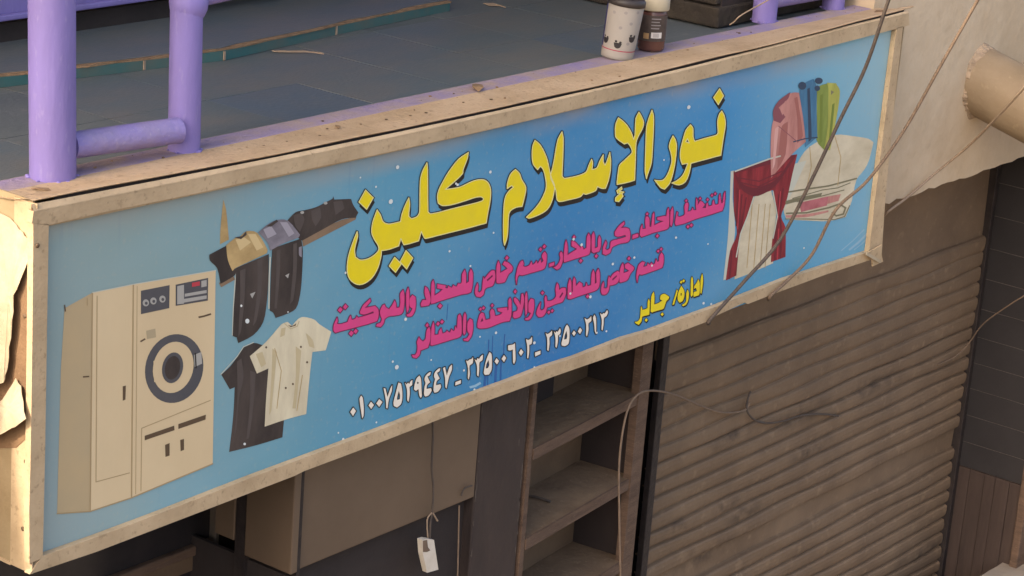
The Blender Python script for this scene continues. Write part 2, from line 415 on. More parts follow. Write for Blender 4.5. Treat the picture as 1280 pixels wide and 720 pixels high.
# ------------------------------------------------------------------ shelf unit (turned a little from the wall line)
su = thing('shelf_unit', 'open brown wooden shelves covered in dust, left of the shutter', 'shelves', (2.6, .2, -3.1))
L0 = Vector((2.262, .105, 0)); R0 = Vector((3.045, .19, 0)); ex = (R0-L0).normalized(); ey = Vector((-ex.y, ex.x, 0)); Wd = (R0-L0).length
def sbox(b, u0, u1, v0, v1, z0, z1, mt):
    P = [L0+ex*u+ey*v for u, v in ((u0, v0), (u1, v0), (u1, v1), (u0, v1))]
    b.prism([Vector((p.x, p.y, z0)) for p in P], (0, 0, z1-z0), mt)
DEP = .23
b = MB(); sbox(b, 0, Wd, DEP, DEP+.02, -3.0, .09, M['woodin']); b.build('back_panel', su)
b = MB(); sbox(b, -.028, -.002, -.005, DEP, -3.1, .095, M['wood']); b.build('upright', su)
b = MB(); sbox(b, Wd-.06, Wd+.02, -.012, .02, -3.1, .095, M['wood']); sbox(b, Wd-.02, Wd+.018, .0205, DEP, -3.1, .095, M['wooddark']); b.build('upright', su)
sh1 = at(660, 568, 1, .11).z; sh2 = at(650, 682, 1, .105).z
dz = sh1-sh2
for k, zb in enumerate((sh1, sh2, sh2-dz, sh2-2*dz)):
    b = MB(); sbox(b, .002, Wd-.021, .0, DEP-.001, zb, zb+.018, M['dusty'])
    sbox(b, .002, Wd-.062, -.008, -.0005, zb-.022, zb+.0195, M['wood']); b.build('shelf', su)
b = MB(); sbox(b, .25, .50, DEP-.012, DEP-.001, sh1+.02, .05, M['wooddark']); b.build('loose_board', su)
# little stick lying on the second shelf
b = MB(); p = at(657, 619, 2, sh2+.024); q = at(688, 627, 2, sh2+.024); b.tube([p, p.lerp(q, .5)+Vector((0, 0, .003)), q], .005, M['cable_dark'])
tag(b.build('stick'), 'short dark stick lying on the second dusty shelf', 'stick')

# ------------------------------------------------------------------ SIGN
sign = thing('shop_sign', 'long blue laundry sign board with yellow Arabic lettering in a dusty metal frame', 'sign', (2.1, 0, 0))
# printed sheet: blue with paler and deeper areas of the print, dust at the top edge
mt = bpy.data.materials.new('printed_blue_sheet'); mt.use_nodes = True
n = mt.node_tree.nodes; L = mt.node_tree.links; pb = n['Principled BSDF']
pb.inputs['Roughness'].default_value = .42; pb.inputs['Specular IOR Level'].default_value = .35
tc = n.new('ShaderNodeTexCoord'); sep = n.new('ShaderNodeSeparateXYZ'); L.new(tc.outputs['Object'], sep.inputs[0])
def mrange(src, a, c):
    r = n.new('ShaderNodeMapRange'); r.inputs[1].default_value = a; r.inputs[2].default_value = c; L.new(src, r.inputs[0]); return r.outputs[0]
def ramp(src, stops):
    r = n.new('ShaderNodeValToRGB'); e = r.color_ramp.elements
    while len(e) < len(stops): e.new(.5)
    for el, (p, c) in zip(e, stops): el.position = p; el.color = lin(c)
    L.new(src, r.inputs[0]); return r.outputs[0]
def mixc(fac, a, c):
    mx = n.new('ShaderNodeMix'); mx.data_type = 'RGBA'
    for s, i in ((fac, 0), (a, 6), (c, 7)):
        if isinstance(s, (int, float)): mx.inputs[i].default_value = s
        elif isinstance(s, str): mx.inputs[i].default_value = lin(s)
        else: L.new(s, mx.inputs[i])
    return mx.outputs[2]
def noise(scale, detail=6, st=(1, 1, 1)):
    mp = n.new('ShaderNodeMapping'); mp.inputs['Scale'].default_value = st; L.new(tc.outputs['Object'], mp.inputs[0])
    t = n.new('ShaderNodeTexNoise'); t.inputs['Scale'].default_value = scale; t.inputs['Detail'].default_value = detail; L.new(mp.outputs[0], t.inputs[0]); return t.outputs[0]
def mul(a, c):
    mm = n.new('ShaderNodeMath'); mm.operation = 'MULTIPLY'; L.new(a, mm.inputs[0])
    if isinstance(c, (int, float)): mm.inputs[1].default_value = c
    else: L.new(c, mm.inputs[1])
    return mm.outputs[0]
u = mrange(sep.outputs['X'], -2.1, 2.2)          # 0 left edge, 1 right edge
v = mrange(sep.outputs['Z'], 0.0, 0.9)
topc = ramp(u, [(0, '8d9f99'), (.12, '86a2a4'), (.3, '5f9cb6'), (.5, '3d88b8'), (.72, '3a8cc2'), (.88, '7ab2c8'), (1, '9cbcc2')])
botc = ramp(u, [(0, '6f9eb2'), (.06, '88a8ae'), (.2, '6a9cac'), (.33, '468eb2'), (.5, '2a74b0'), (.65, '3680b2'), (.8, '4a96bc'), (1, '6aaac8')])
base = mixc(v, botc, topc)
cloud = mrange(noise(2.2, 4, (.7, 1, 1.4)), .45, .75)
base = mixc(mul(cloud, .22), base, '90b4c4')
dustn = mrange(noise(5, 8, (.35, 1, 1)), .35, .65)
topdust = mul(mrange(v, .90, 1.0), mul(dustn, .9)); base = mixc(topdust, base, 'b0a090')
lowleft = mul(mrange(mul(u, 1.0), .10, .0), mul(mrange(v, 1.0, .1), .55)); base = mixc(lowleft, base, 'a9a794')
fn = mrange(noise(60, 4), .58, .75); base = mixc(mul(fn, .22), base, 'b4ac98')
st = mrange(noise(26, 3, (1.4, 1, .06)), .62, .78); base = mixc(mul(st, .14), base, '2f5f94')
L.new(base, pb.inputs['Base Color'])
bp = n.new('ShaderNodeBump'); bp.inputs['Strength'].default_value = .12; bp.inputs['Distance'].default_value = .02
L.new(noise(7, 3, (.7, 1, 1)), bp.inputs['Height']); L.new(bp.outputs[0], pb.inputs['Normal'])
M['print'] = mt

def P0(px, py, d=0): return at(px, py, 1, -d)
b = MB(); nU, nV = 60, 10; V = []
for j in range(nV+1):
    for i in range(nU+1): V.append((-.03+4.345*i/nU, 0, -.02+.945*j/nV))
b.mesh(V, [(j*(nU+1)+i, j*(nU+1)+i+1, (j+1)*(nU+1)+i+1, (j+1)*(nU+1)+i) for j in range(nV) for i in range(nU)], M['print'])
sheet_b = b

FD = .022
def bar(outline, name='frame_bar', mt=M['frame'], d=FD, thick=None, label=None):
    b = MB(); pts = [P0(x, y, d) for x, y in outline]
    b.prism(pts, (0, d-.001 if thick is None else thick, 0), mt); return b.build(name, sign, label)
inner_top = [(58, 282), (131, 265), (240, 243), (320, 225), (480, 191.5), (640, 155.5), (800, 117), (860, 103.5), (960, 78.5), (1040, 57), (1100, 41.5), (1137, 31.5)]
arris = [(1136, 16), (1060, 34.5), (960, 61), (860, 87), (800, 101), (640, 138), (480, 173.5), (320, 207), (240, 223.5), (131, 246), (42, 264)]
bar(inner_top+arris+[(40, 279)])
gapline = [(38, 251), (120, 236), (240, 213), (320, 199.5), (480, 166.5), (640, 132.5), (800, 97), (860, 84), (960, 57.5), (1060, 29), (1100, 20)]
# top return of the frame: from the arris back to the gap
b = MB(); A = [P0(x, y, FD) for x, y in reversed(arris)]
zt_ = [p.z for p in A]
V = []; nn = 40
for i in range(nn+1):
    x = A[0].x+(A[-1].x-A[0].x)*i/nn
    k = max(j for j in range(len(A)-1) if A[j].x <= x+1e-9); t = (x-A[k].x)/(A[k+1].x-A[k].x); z = A[k].z+(A[k+1].z-A[k].z)*min(t, 1)
    V += [(x, -FD-.0006, z-.002), (x, -FD, z+.0008), (x, -.0135, max(z-.006, .9500+.0064*(x-1.95)**2-.0078)), (x, -.0125, z-.05)]
Fc = []
for i in range(nn):
    for k in range(3): Fc.append((4*i+k, 4*i+4+k, 4*i+5+k, 4*i+1+k))
b.mesh(V, Fc, M['frame']); b.build('frame_top_return', sign)
inner_bot = [(52, 696), (120, 672), (200, 642), (320, 595), (480, 535.5), (571, 500), (640, 475), (680, 459), (720, 446.5), (780, 423), (813, 413.5), (860, 396), (895, 383.5), (982, 349), (1040, 330), (1085, 315)]
outer_bot = [(1088, 325), (1083, 326.5), (1030, 344), (963, 369), (935, 380), (931, 378), (890.5, 397), (884, 402), (860, 411), (780, 440), (694, 470), (609, 501), (460, 559), (380, 589), (368, 595), (180, 667), (120, 690), (37, 718)]
bar(inner_bot+outer_bot)
bar([(61, 280), (59, 400), (56.5, 560), (53.5, 697), (37, 705), (36.5, 640), (38.5, 560), (40.5, 420), (41.5, 300), (41.5, 279)])
bar([(1121, 35), (1129, 33), (1119, 120), (1107, 245), (1102, 318), (1086, 317), (1095, 240), (1110, 120)])
bar([(1083, 317), (1103, 306), (1102, 318), (1104, 327), (1091, 333), (1091, 326)], 'bent_corner_bracket', M['frame'], .035, .006)
bar([(1084, 315), (1102, 326), (1100, 329), (1083, 319)], 'bent_corner_bracket', M['vinyl'], .045, .004)
# long box top sheet, with its raised front lip
b = MB(); V = []; pts = []
G = [at(x, y, 1, -.010) for x, y in gapline]
Gx = [Vector((-.062, G[0].y, G[0].z))]+G+[Vector((4.36, G[-1].y, G[-1].z))]
front = [Vector((p.x, -.009+random.uniform(-.002, .002), .950)) for p in Gx]
nn = 80; top = []
for i in range(nn+1):
    x = -.062+(4.375+.062)*i/nn
    top.append((x, -.0085+.002*math.sin(x*5)+.0015*math.sin(x*13), .9500+.0064*(x-1.95)**2+.001*math.sin(x*7)))
V = []
for (x, y, z) in top:
    V += [(x, y+.003, z-.0035), (x, y-.0008, z), (x, y+.010, z+.0016), (x, .07, z*.35+.952*.65), (x, .1548, .9516), (x, .1548, .94)]
Fc = []
for i in range(nn):
    for k in range(5): Fc.append((6*i+k, 6*i+6+k, 6*i+7+k, 6*i+1+k))
b.mesh(V, Fc, M['ledge'])
for i in range(nn-1):  # black backing set inside the gap so its shade reads as a dark line
    (xa, ya, za), (xb, yb, zb) = top[i], top[i+1]; xa, xb = max(xa, .02), max(xb, .021); b.face([(max(xa, -.045), .004, .86), (min(xb, 4.33), .004, .86), (min(xb, 4.33), .004, zb-.002), (max(xa, -.045), .004, za-.002)], M['black'])
b.box((-.045, .0045, .86), (4.33, .02, .944), M['black']); b.build('box_top_sheet', sign)
# left side of the box
b = MB(); b.box((-.052, -.001, -.03), (-.046, .17, .972), M['side']); b.build('side_sheet', sign)
b = MB(); b.box((4.328, .001, -.03), (4.334, .148, .943), M['side']); b.build('side_sheet', sign)
b = MB(); c0 = at(37, 640, 0, -.053); 
b.prism([Vector((-.056, -.021, -.031)), Vector((-.056, -.021, .968)), Vector((-.056, .064, .968)), Vector((-.056, .064, -.031))], (.0035, 0, 0), M['frame'])
b.box((-.056, .064, -.034), (-.046, .17, -.026), M['frame']); b.build('corner_strip', sign)
b = MB(); b.prism([at(x, y, 0, -.0575) for x, y in ((41, 312), (39, 470), (36, 545), (20, 560), (-14, 560), (-14, 300), (20, 290))], (.0012, 0, 0), M['sideshade']); b.build('shaded_backing', sign, 'brown strip where the side sheet tore away, flap shadow in its colour')  # the flaps' shadow is put into this strip's brown
def sheet(outline, offs, name, label):
    """torn sheet of vinyl: outline pixels on the side plane, each lifted outward by its own amount"""
    b = MB(); pts = [at(x, y, 0, -.058-o) for (x, y), o in zip(outline, offs)]
    c = sum(pts, Vector())/len(pts)
    sub = [pts[i].lerp(pts[(i+1) % len(pts)], t/4)+Vector((random.uniform(-.002, .002), random.uniform(-.0018, .0018), random.uniform(-.002, .002))) for i in range(len(pts)) for t in range(4)]; k = len(sub)
    mid = [c.lerp(p, .55)+Vector((0, 0, 0)) for p in sub]
    for t in (0, -.0015):
        for i in range(k):
            T_ = Vector((t, 0, 0)); r_ = [mid[i]+T_, sub[i]+T_, sub[(i+1) % k]+T_, mid[(i+1) % k]+T_]
            b.face(r_ if t else r_[::-1], M['vinyl'])
            q = [c+Vector((t, 0, 0)), mid[i]+Vector((t, 0, 0)), mid[(i+1) % k]+Vector((t, 0, 0))]
            b.face(q if t else q[::-1], M['vinyl'])
    for i in range(k): b.face([sub[i], sub[(i+1) % k], sub[(i+1) % k]+Vector((-.0015, 0, 0)), sub[i]+Vector((-.0015, 0, 0))], M['vinyl'])
    return b.build(name, sign, label)
sheet([(13, 272), (28, 290), (43, 307), (31, 338), (17.5, 370), (15.5, 410), (9, 460), (5, 478), (-14, 486), (-14, 380), (-12, 262)], [.0, .003, .002, .012, .02, .022, .02, .024, .03, .03, .01], 'torn_side_sheet', 'upper torn flap of pale vinyl peeling off')
sheet([(20, 473), (26, 483), (33, 523), (14, 536), (-14, 552), (-14, 512), (4, 500)], [.006, .01, .03, .034, .034, .03, .02], 'torn_side_sheet', 'lower torn flap of pale vinyl folded out')
for x, y in ((47, 307), (28.5, 661), (32, 577), (31, 395)):
    p = at(x, y, 0, -.0575) if x < 40 else P0(x, y, FD+.002)
    bm = bmesh.new(); bmesh.ops.create_icosphere(bm, subdivisions=2, radius=.0065)
    for v_ in bm.verts: v_.co = v_.co*Vector((.5, 1, 1)) if x < 40 else v_.co*Vector((1, .5, 1))
    bm.transform(Matrix.Translation(p)) if False else [setattr(v_, 'co', v_.co+p) for v_ in bm.verts]
    b = MB(); b.bm(bm, M['screw'], True); b.build('screw', sign)
# rivets and stains on the top sheet
for x, y in ((97, 229), (105, 231), (145, 222), (186, 214), (232, 207), (332, 184), (361, 178), (400, 170), (453, 158), (483, 151), (515, 147), (535, 142), (580, 130), (612, 127)):
    b = MB(); p = at(x+random.uniform(-3, 3), y-random.uniform(0, 3), 2, .9535)
    bm = bmesh.new(); bmesh.ops.create_icosphere(bm, subdivisions=1, radius=random.uniform(.004, .007)); 
    for v_ in bm.verts: v_.co = Vector((v_.co.x, v_.co.y, v_.co.z*.35))+p
    b.bm(bm, M['screw'], True); b.build('rivet', sign)

# ---- the printing
class Art(MB):
    def __init__(s): super().__init__(); s.k = 0
    def fill(s, pts, mt, d, holes=(), sub=3, corner=50, jit=True):
        """pts: photo pixels; laid on the sheet, d metres in front of it"""
        s.k += 1; d = d+(s.k % 25)*8e-6
        loops = [round_poly(pts, sub, corner) if sub > 1 else [Vector(p) for p in pts]]+[round_poly(h, sub, corner) for h in holes]
        tri = tessellate_polygon([[Vector((p.x, p.y, 0)) for p in l] for l in loops])
        flat = [p for l in loops for p in l]
        V = [P0(p.x, p.y, d) for p in flat]; Fc = []
        for t in tri:
            a, c, e = [flat[i] for i in t]
            Fc.append(t if (c-a).cross(e-a) < 0 else (t[0], t[2], t[1]))
        s.mesh(V, Fc, mt); return loops
    def line(s, loop, mt, d, wd, closed=True):
        n_ = len(loop)
        for i in range(n_ if closed else n_-1):
            p, q = Vector(loop[i]), Vector(loop[(i+1) % n_]); t = q-p
            if t.length < 1e-6: continue
            s.k += 1; dd = d+(s.k % 40)*5e-6; t.normalize(); nn_ = Vector((-t.y, t.x))*wd/2; e = t*wd*.35
            s.face([P0(*(p-e+nn_), dd), P0(*(q+e+nn_), dd), P0(*(q+e-nn_), dd), P0(*(p-e-nn_), dd)], mt)
    def disc(s, x, y, rx, ry, mt, d, rot=0, seg=14):
        s.fill([(x+rx*math.cos(a)*math.cos(rot)-ry*math.sin(a)*math.sin(rot), y+rx*math.cos(a)*math.sin(rot)+ry*math.sin(a)*math.cos(rot)) for a in [2*math.pi*k/seg for k in range(seg)]], mt, d, sub=1)
def Z(x0, y0, sc): return lambda *pts: [(x0+p[0]/sc, y0+p[1]/sc) for p in pts]

INK = dict(
 yel=mat('yellow_ink', 'ecd418', .45, 'dcc636', 12, .5), yel2=mat('pale_yellow_ink', 'e6dc96', .45),
 blk=mat('black_ink', '201d1c', .5, '33302c', 12, .5), pink=mat('pink_ink', 'dc4484', .5, 'c84a7c', 16, .5),
 mar=mat('maroon_ink', '6e1c48', .5), wht=mat('white_ink', 'ece2d2', .5, 'd8cbb8', 15, .5),
 cream=mat('machine_cream_ink', 'dac39c', .5, 'c6ad86', 1.6, .5, stretch=(1, 1, .6)), cream2=mat('machine_side_ink', 'bda57e', .5, 'a89a7e', 1.6, .7),
 creamd=mat('machine_shade_ink', 'a8906a', .5), grey=mat('slate_ink', '4e4e52', .5, '605c5c', 10, .5), lgrey=mat('pale_grey_ink', 'a8a49c', .5),
 brn=mat('brown_ink', '5c4a38', .5), red=mat('red_ink', 'b8404a', .5), dgar=mat('charcoal_cloth_ink', '352e2c', .55, '564b45', 5, .8, stretch=(1.3, 1, .6)),
 gtan=mat('tan_cloth_ink', 'c4a672', .55, '957a4e', 6, .9, stretch=(1, 1, 1.6)), ggry=mat('grey_cloth_ink', '8a848c', .55, '615c64', 8, .9, stretch=(1, 1, 1.6)),
 tee=mat('cream_cloth_ink', 'e0d4b4', .55, 'b8a98c', 4.5, .7, stretch=(2, 1, .6)), plank=mat('board_ink', '8c745c', .55, '6e5a48', 14, .6),
 cur=mat('curtain_red_ink', '9a3038', .55, '5c1a24', 9, .95, stretch=(2.5, 1, .5)), curd=mat('curtain_dark_ink', '6c2530', .55),
 tpink=mat('towel_pink_ink', 'cc9086', .55, 'a2685f', 7, .8, stretch=(2, 1, .6)), tmau=mat('towel_mauve_ink', '8a5058', .55), tblu=mat('towel_blue_ink', '4c80a0', .55, '345f80', 8, .8, stretch=(2.5, 1, .4)),
 tnav=mat('towel_navy_ink', '35465c', .55), tgrn=mat('towel_green_ink', '8f9e4e', .55, '6a7834', 8, .8, stretch=(2.5, 1, .4)), tyel=mat('towel_lime_ink', 'b8b85c', .55, '8e8e40', 8, .8, stretch=(2.5, 1, .4)),
 blank=mat('blanket_cream_ink', 'd8ccb0', .55, 'ad9e80', 5, .7, stretch=(.8, 1, 1.6)), bline=mat('blanket_line_ink', '7c765c', .55), bpnk=mat('blanket_pink_ink', 'c07478', .55, '96484e', 12, .8),
 fold=mat('charcoal_fold_ink', '564d49', .55, '473f3c', 8, .6), tanlite=mat('tan_light_ink', 'd2b886', .55), greylite=mat('grey_light_ink', 'a09aa2', .55), teefold=mat('cream_fold_ink', 'bfae88', .55, 'cdbd98', 8, .7),
 tpd=mat('towel_pink_fold_ink', 'a4665e', .55), tgd=mat('towel_green_fold_ink', '75843a', .55), tplite=mat('towel_pink_light_ink', 'd8a69c', .55),
 pale=mat('pale_edge_ink', 'c4c4b4', .5), deep=mat('blue_streak_ink', '2c5f9c', .45), spot=mat('white_speck', 'd8dcd8', .5), gloss=mat('pale_blue_gloss', '94b8cc', .4),
)
D1, D2, D3, D4 = .0006, .0010, .0014, .0020

# washing machine picture
a = Art(); H = Z(60, 320, 2.1176)
a.fill(H((44, 138), (118, 97), (226, 75), (221, 640), (112, 676), (24, 682), (34, 300)), INK['cream2'], D1, sub=1)
a.fill(H((118, 97), (226, 75), (221, 640), (112, 676)), INK['cream'], D2, sub=1)
a.fill(H((226, 75), (444, 38), (436, 550), (221, 640)), INK['cream'], D2+.0001, sub=1)
def ln(pts, wd, ink, d=D3): a.line(pts, INK[ink], d, wd, False)
ln(H((226, 75), (221, 640)), 1.6, 'creamd'); ln(H((130, 106), (127, 598), (216, 574)), 1.0, 'creamd'); ln(H((118, 97), (112, 676)), 1.2, 'creamd')
ln(H((248, 456), (246, 622)), .9, 'creamd'); ln(H((248, 456), (430, 382)), 1.0, 'creamd'); ln(H((24, 682), (112, 676), (221, 640), (436, 550)), 1.4, 'creamd')
ln(H((236, 80), (232, 630)), .7, 'creamd'); ln(H((118, 97), (226, 75), (444, 38)), 1.0, 'pale')
a.fill(H((246, 92), (322, 77), (321, 138), (246, 154)), INK['grey'], D3, sub=1)
for x, y in ((259, 124), (279, 119), (303, 114)): a.disc(*H((x, y))[0], 4, 4.4, INK['lgrey'], D4); a.disc(*H((x+1, y+1))[0], 1.8, 2, INK['grey'], D4+.0003)
a.fill(H((338, 76), (424, 58), (423, 118), (338, 132)), INK['grey'], D3, sub=1)
a.fill(H((342, 80), (360, 76), (360, 126), (342, 128)), INK['lgrey'], D4, sub=1)
a.fill(H((362, 100), (420, 90), (420, 98), (362, 108)), INK['lgrey'], D4, sub=1); a.fill(H((345, 116), (420, 104), (420, 113), (345, 126)), INK['lgrey'], D4, sub=1)
a.fill(H((381, 71), (402, 67), (402, 78), (381, 82)), INK['red'], D4+.0002, sub=1); a.fill(H((406, 66), (420, 63), (420, 80), (406, 83)), INK['lgrey'], D4, sub=1)
cx, cy = H((334, 298))[0]
a.disc(cx, cy, 36, 43.5, INK['grey'], D3, .25, 40); a.disc(cx-1.2, cy-1.5, 25, 32.5, INK['cream'], D4, .25, 36)
a.fill(H((279, 278), (296, 270), (298, 330), (281, 334)), INK['cream'], D4+.0003, sub=1)
a.disc(cx-2, cy-1, 13, 19.5, INK['grey'], D4+.0005, .2, 28); a.disc(cx-2, cy-1, 9.5, 15, INK['dgar'], D4+.0008, .2, 28)
a.fill(H((386, 262), (406, 254), (408, 285), (388, 294)), INK['lgrey'], D4+.0003, sub=1); ln(H((390, 258), (392, 296)), 1.5, 'blk', D4+.0007)
a.fill(H((256, 476), (334, 449), (335, 461), (256, 488)), INK['brn'], D3, sub=1); a.fill(H((345, 445), (418, 420), (417, 433), (345, 458)), INK['brn'], D3, sub=1)
a.fill(H((310, 500), (322, 495), (322, 528), (311, 532)), INK['brn'], D3, sub=1); a.fill(H((350, 487), (360, 484), (360, 513), (351, 517)), INK['brn'], D3, sub=1)
a.fill(H((198, 345), (206, 343), (205, 380), (198, 383)), INK['brn'], D3, sub=1)
ln(H((400, 162), (414, 159)), 2.2, 'brn'); ln(H((417, 158), (430, 154)), 2.2, 'brn'); ln(H((94, 320), (108, 319)), 1.8, 'brn'); ln(H((246, 226), (256, 220)), 2, 'brn')
a.fill(H((260, 198), (284, 192), (286, 215), (262, 220)), INK['cream2'], D3, sub=1); ln(H((104, 112), (104, 130)), 1, 'creamd'); ln(H((44, 130), (46, 146)), 1.5, 'brn')
a.build('washing_machine_picture', sign, 'picture of a tall cream industrial washing machine')

# coats and shirts picture
a = Art(); I1 = Z(250, 230, 3.6)
a.fill(I1((105, 70), (118, 120), (130, 250), (90, 272), (92, 200)), INK['gtan'], D1)
a.fill(I1((458, 245), (560, 195), (640, 160), (704, 148), (700, 160), (464, 282)), INK['plank'], D1, sub=1)
a.fill(I1((392, 165), (430, 127), (470, 118), (520, 105), (560, 85), (596, 66), (600, 54), (604, 70), (680, 67), (690, 95), (713, 128), (700, 152), (640, 158), (560, 200), (460, 255), (440, 240)), INK['dgar'], D2)
a.fill(I1((162, 378), (310, 315), (308, 420), (302, 520), (285, 620), (240, 680), (172, 716), (165, 690), (147, 685), (152, 560), (160, 450)), INK['dgar'], D2)
a.fill(I1((325, 290), (455, 245), (463, 300), (458, 430), (450, 500), (432, 560), (390, 585), (340, 603), (330, 580), (314, 570), (318, 430)), INK['dgar'], D2)
a.fill(I1((42, 318), (118, 278), (162, 385), (155, 412), (92, 450), (78, 380), (45, 345)), INK['dgar'], D2+.0001)
a.fill(I1((85, 445), (150, 412), (158, 430), (95, 465)), INK['plank'], D2, sub=1)
a.fill(I1((118, 275), (160, 242), (180, 236), (210, 212), (258, 220), (304, 295), (300, 312), (230, 345), (160, 378), (146, 392), (125, 340)), INK['gtan'], D3)
a.fill(I1((262, 218), (300, 185), (345, 162), (396, 165), (450, 228), (442, 242), (380, 265), (330, 292), (316, 300), (302, 262)), INK['ggry'], D3)
a.fill(I1((155, 240), (190, 235), (208, 212), (210, 228), (185, 248)), INK['dgar'], D4, sub=1); a.fill(I1((300, 190), (345, 160), (352, 168), (320, 192)), INK['dgar'], D4, sub=1)
a.line(I1((316, 330), (312, 420), (310, 560)), INK['pale'], D3, 1.6, False); a.line(I1((165, 384), (158, 440), (150, 560), (146, 680)), INK['pale'], D1, 1.4, False)
a.fill(I1((225, 495), (250, 485), (235, 515)), INK['lgrey'], D3, sub=1); a.disc(*I1((213, 617))[0], 2.6, 3, INK['spot'], D3); a.disc(*I1((186, 548))[0], 1.3, 1.6, INK['spot'], D3)
a.fill(I1((383, 412), (402, 402), (396, 424)), INK['lgrey'], D3, sub=1); a.disc(*I1((460, 128))[0], 2.4, 1.8, INK['lgrey'], D3); a.disc(*I1((565, 86))[0], 2.4, 1.8, INK['lgrey'], D3)
a.fill(I1((445, 285), (458, 280), (458, 330), (446, 320)), INK['ggry'], D3)
for pts in (((180, 390), (205, 380), (200, 520), (185, 660), (172, 690), (180, 520)), ((258, 345), (280, 335), (276, 480), (255, 610), (238, 640), (258, 480)), ((345, 300), (362, 294), (358, 420), (345, 560), (335, 560), (342, 430)), ((420, 270), (436, 264), (436, 380), (420, 520), (405, 540), (418, 390))):
    a.fill(I1(*pts), INK['fold'], D3-.0001)
for pts in (((420, 140), (455, 130), (470, 160), (450, 215), (430, 190)), ((500, 120), (540, 105), (545, 150), (520, 190), (505, 160)), ((600, 80), (640, 75), (650, 110), (610, 140))): a.fill(I1(*pts), INK['fold'], D3-.0001)
for pts in (((160, 250), (200, 240), (230, 262), (180, 300)), ((215, 225), (250, 225), (285, 285), (255, 300))): a.fill(I1(*pts), INK['tanlite'], D3+.0002)
for pts in (((285, 205), (320, 188), (345, 225), (305, 245)), ((360, 172), (392, 172), (425, 222), (400, 238))): a.fill(I1(*pts), INK['greylite'], D3+.0002)
a.build('hanging_coats_picture', sign, 'picture of dark, tan and grey coats on a rail')
a = Art(); I2 = Z(260, 380, 3.6)
a.fill(I2((205, 175), (245, 185), (272, 290), (262, 420), (255, 550), (342, 522), (335, 600), (220, 635), (95, 666), (108, 560), (116, 470), (120, 375), (98, 384), (60, 318), (100, 280), (130, 240), (160, 195)), INK['dgar'], D1)
a.line(I2((205, 173), (160, 193), (130, 238), (58, 317)), INK['pale'], D1+.0003, 1.0, False)
a.fill(I2((330, 92), (358, 80), (378, 98), (405, 68), (430, 58), (478, 70), (500, 90), (555, 125), (530, 208), (470, 216), (458, 320), (442, 495), (350, 520), (255, 552), (262, 420), (272, 290), (220, 313), (188, 235), (260, 172)), INK['tee'], D2)
a.fill(I2((360, 94), (372, 104), (394, 98), (398, 86), (380, 98)), INK['brn'], D3)
for p in ((262, 195), (418, 193), (382, 360), (350, 378), (446, 262)): a.disc(*I2(p)[0], 1.2, 1.4, INK['brn'], D3)
a.line(I2((310, 470), (330, 300), (300, 200)), INK['gtan'], D3, .8, False); a.line(I2((400, 480), (425, 320)), INK['gtan'], D3, .8, False); a.disc(*I2((165, 630))[0], 1.6, 1.6, INK['spot'], D3)
for pts in (((290, 200), (310, 215), (300, 330), (285, 480), (275, 500), (285, 340)), ((395, 190), (420, 210), (410, 330), (395, 470), (380, 470), (395, 330)), ((440, 130), (470, 160), (480, 200), (455, 190)), ((215, 225), (245, 215), (262, 270), (240, 285)), ((330, 110), (350, 105), (345, 140), (325, 150))): a.fill(I2(*pts), INK['teefold'], D3-.0001)
for pts in (((130, 260), (150, 245), (160, 330), (140, 420), (128, 560), (118, 600), (132, 420)), ((190, 300), (215, 310), (205, 450), (185, 600), (172, 610), (188, 450))): a.fill(I2(*pts), INK['fold'], D2-.0001)
a.line(I2((345, 88), (372, 112), (402, 100), (410, 78)), INK['teefold'], D3, 1.2, False)
a.build('tee_shirts_picture', sign, 'picture of a cream tee shirt over a dark one')

# curtain, towels and blankets
a = Art(); J = Z(880, 80, 2.571)
a.fill(J((165, 420), (215, 405), (232, 480), (222, 560), (222, 640), (140, 676), (98, 692), (112, 560), (145, 480)), INK['blank'], D1)
a.fill(J((86, 345), (96, 342), (92, 430), (100, 540), (78, 690), (62, 695), (78, 540)), INK['pale'], D1)
a.fill(J((95, 345), (215, 305), (300, 290), (285, 350), (270, 420), (262, 450), (248, 490), (262, 525), (262, 620), (215, 637), (220, 560), (236, 490), (222, 405), (160, 425), (140, 490), (118, 545), (104, 680), (70, 696), (84, 600), (106, 545), (96, 470)), INK['cur'], D2)
a.fill(J((95, 345), (215, 305), (298, 292), (240, 380), (205, 410), (160, 425), (118, 400)), INK['curd'], D3)
a.fill(J((100, 352), (200, 325), (280, 305), (230, 372), (165, 398), (125, 385)), INK['cur'], D3+.0002)
a.line(J((100, 345), (210, 305), (245, 296)), INK['pale'], D4, 1.8, False); a.line(J((160, 428), (140, 490), (118, 545), (104, 620)), INK['pale'], D4, 1.6, False); a.line(J((222, 410), (236, 490), (222, 560)), INK['pale'], D4, 1.4, False)
for x in (150, 172, 192, 208): a.line(J((x+5, 450), (x-12, 655)), INK['gtan'], D2, .8, False)
a.fill(J((265, 330), (300, 318), (330, 310), (258, 470)), INK['pale'], D1+.0001, sub=1)
for k, (x0, y0, x1, y1) in enumerate(((105, 365, 250, 345), (115, 380, 235, 365), (128, 395, 220, 385))): a.line(J((x0, y0), ((x0+x1)/2, (y0+y1)/2+22), (x1, y1)), INK['curd'], D3+.0004, 1.5, False)
for x0, y0, x1, y1 in ((108, 400, 104, 520), (122, 420, 112, 540), (136, 430, 118, 535), (90, 600, 82, 690), (240, 420, 250, 560), (255, 400, 240, 500), (232, 520, 228, 630), (250, 540, 246, 622)): a.line(J((x0, y0), (x1, y1)), INK['curd'], D3, 1.6, False)
for x0, y0, x1, y1 in ((115, 405, 108, 530), (246, 410, 238, 500), (240, 530, 236, 628)): a.line(J((x0, y0), (x1, y1)), INK['red'], D3+.0001, 1.2, False)
a.build('curtain_picture', sign, 'picture of a red and cream curtain')
a = Art()
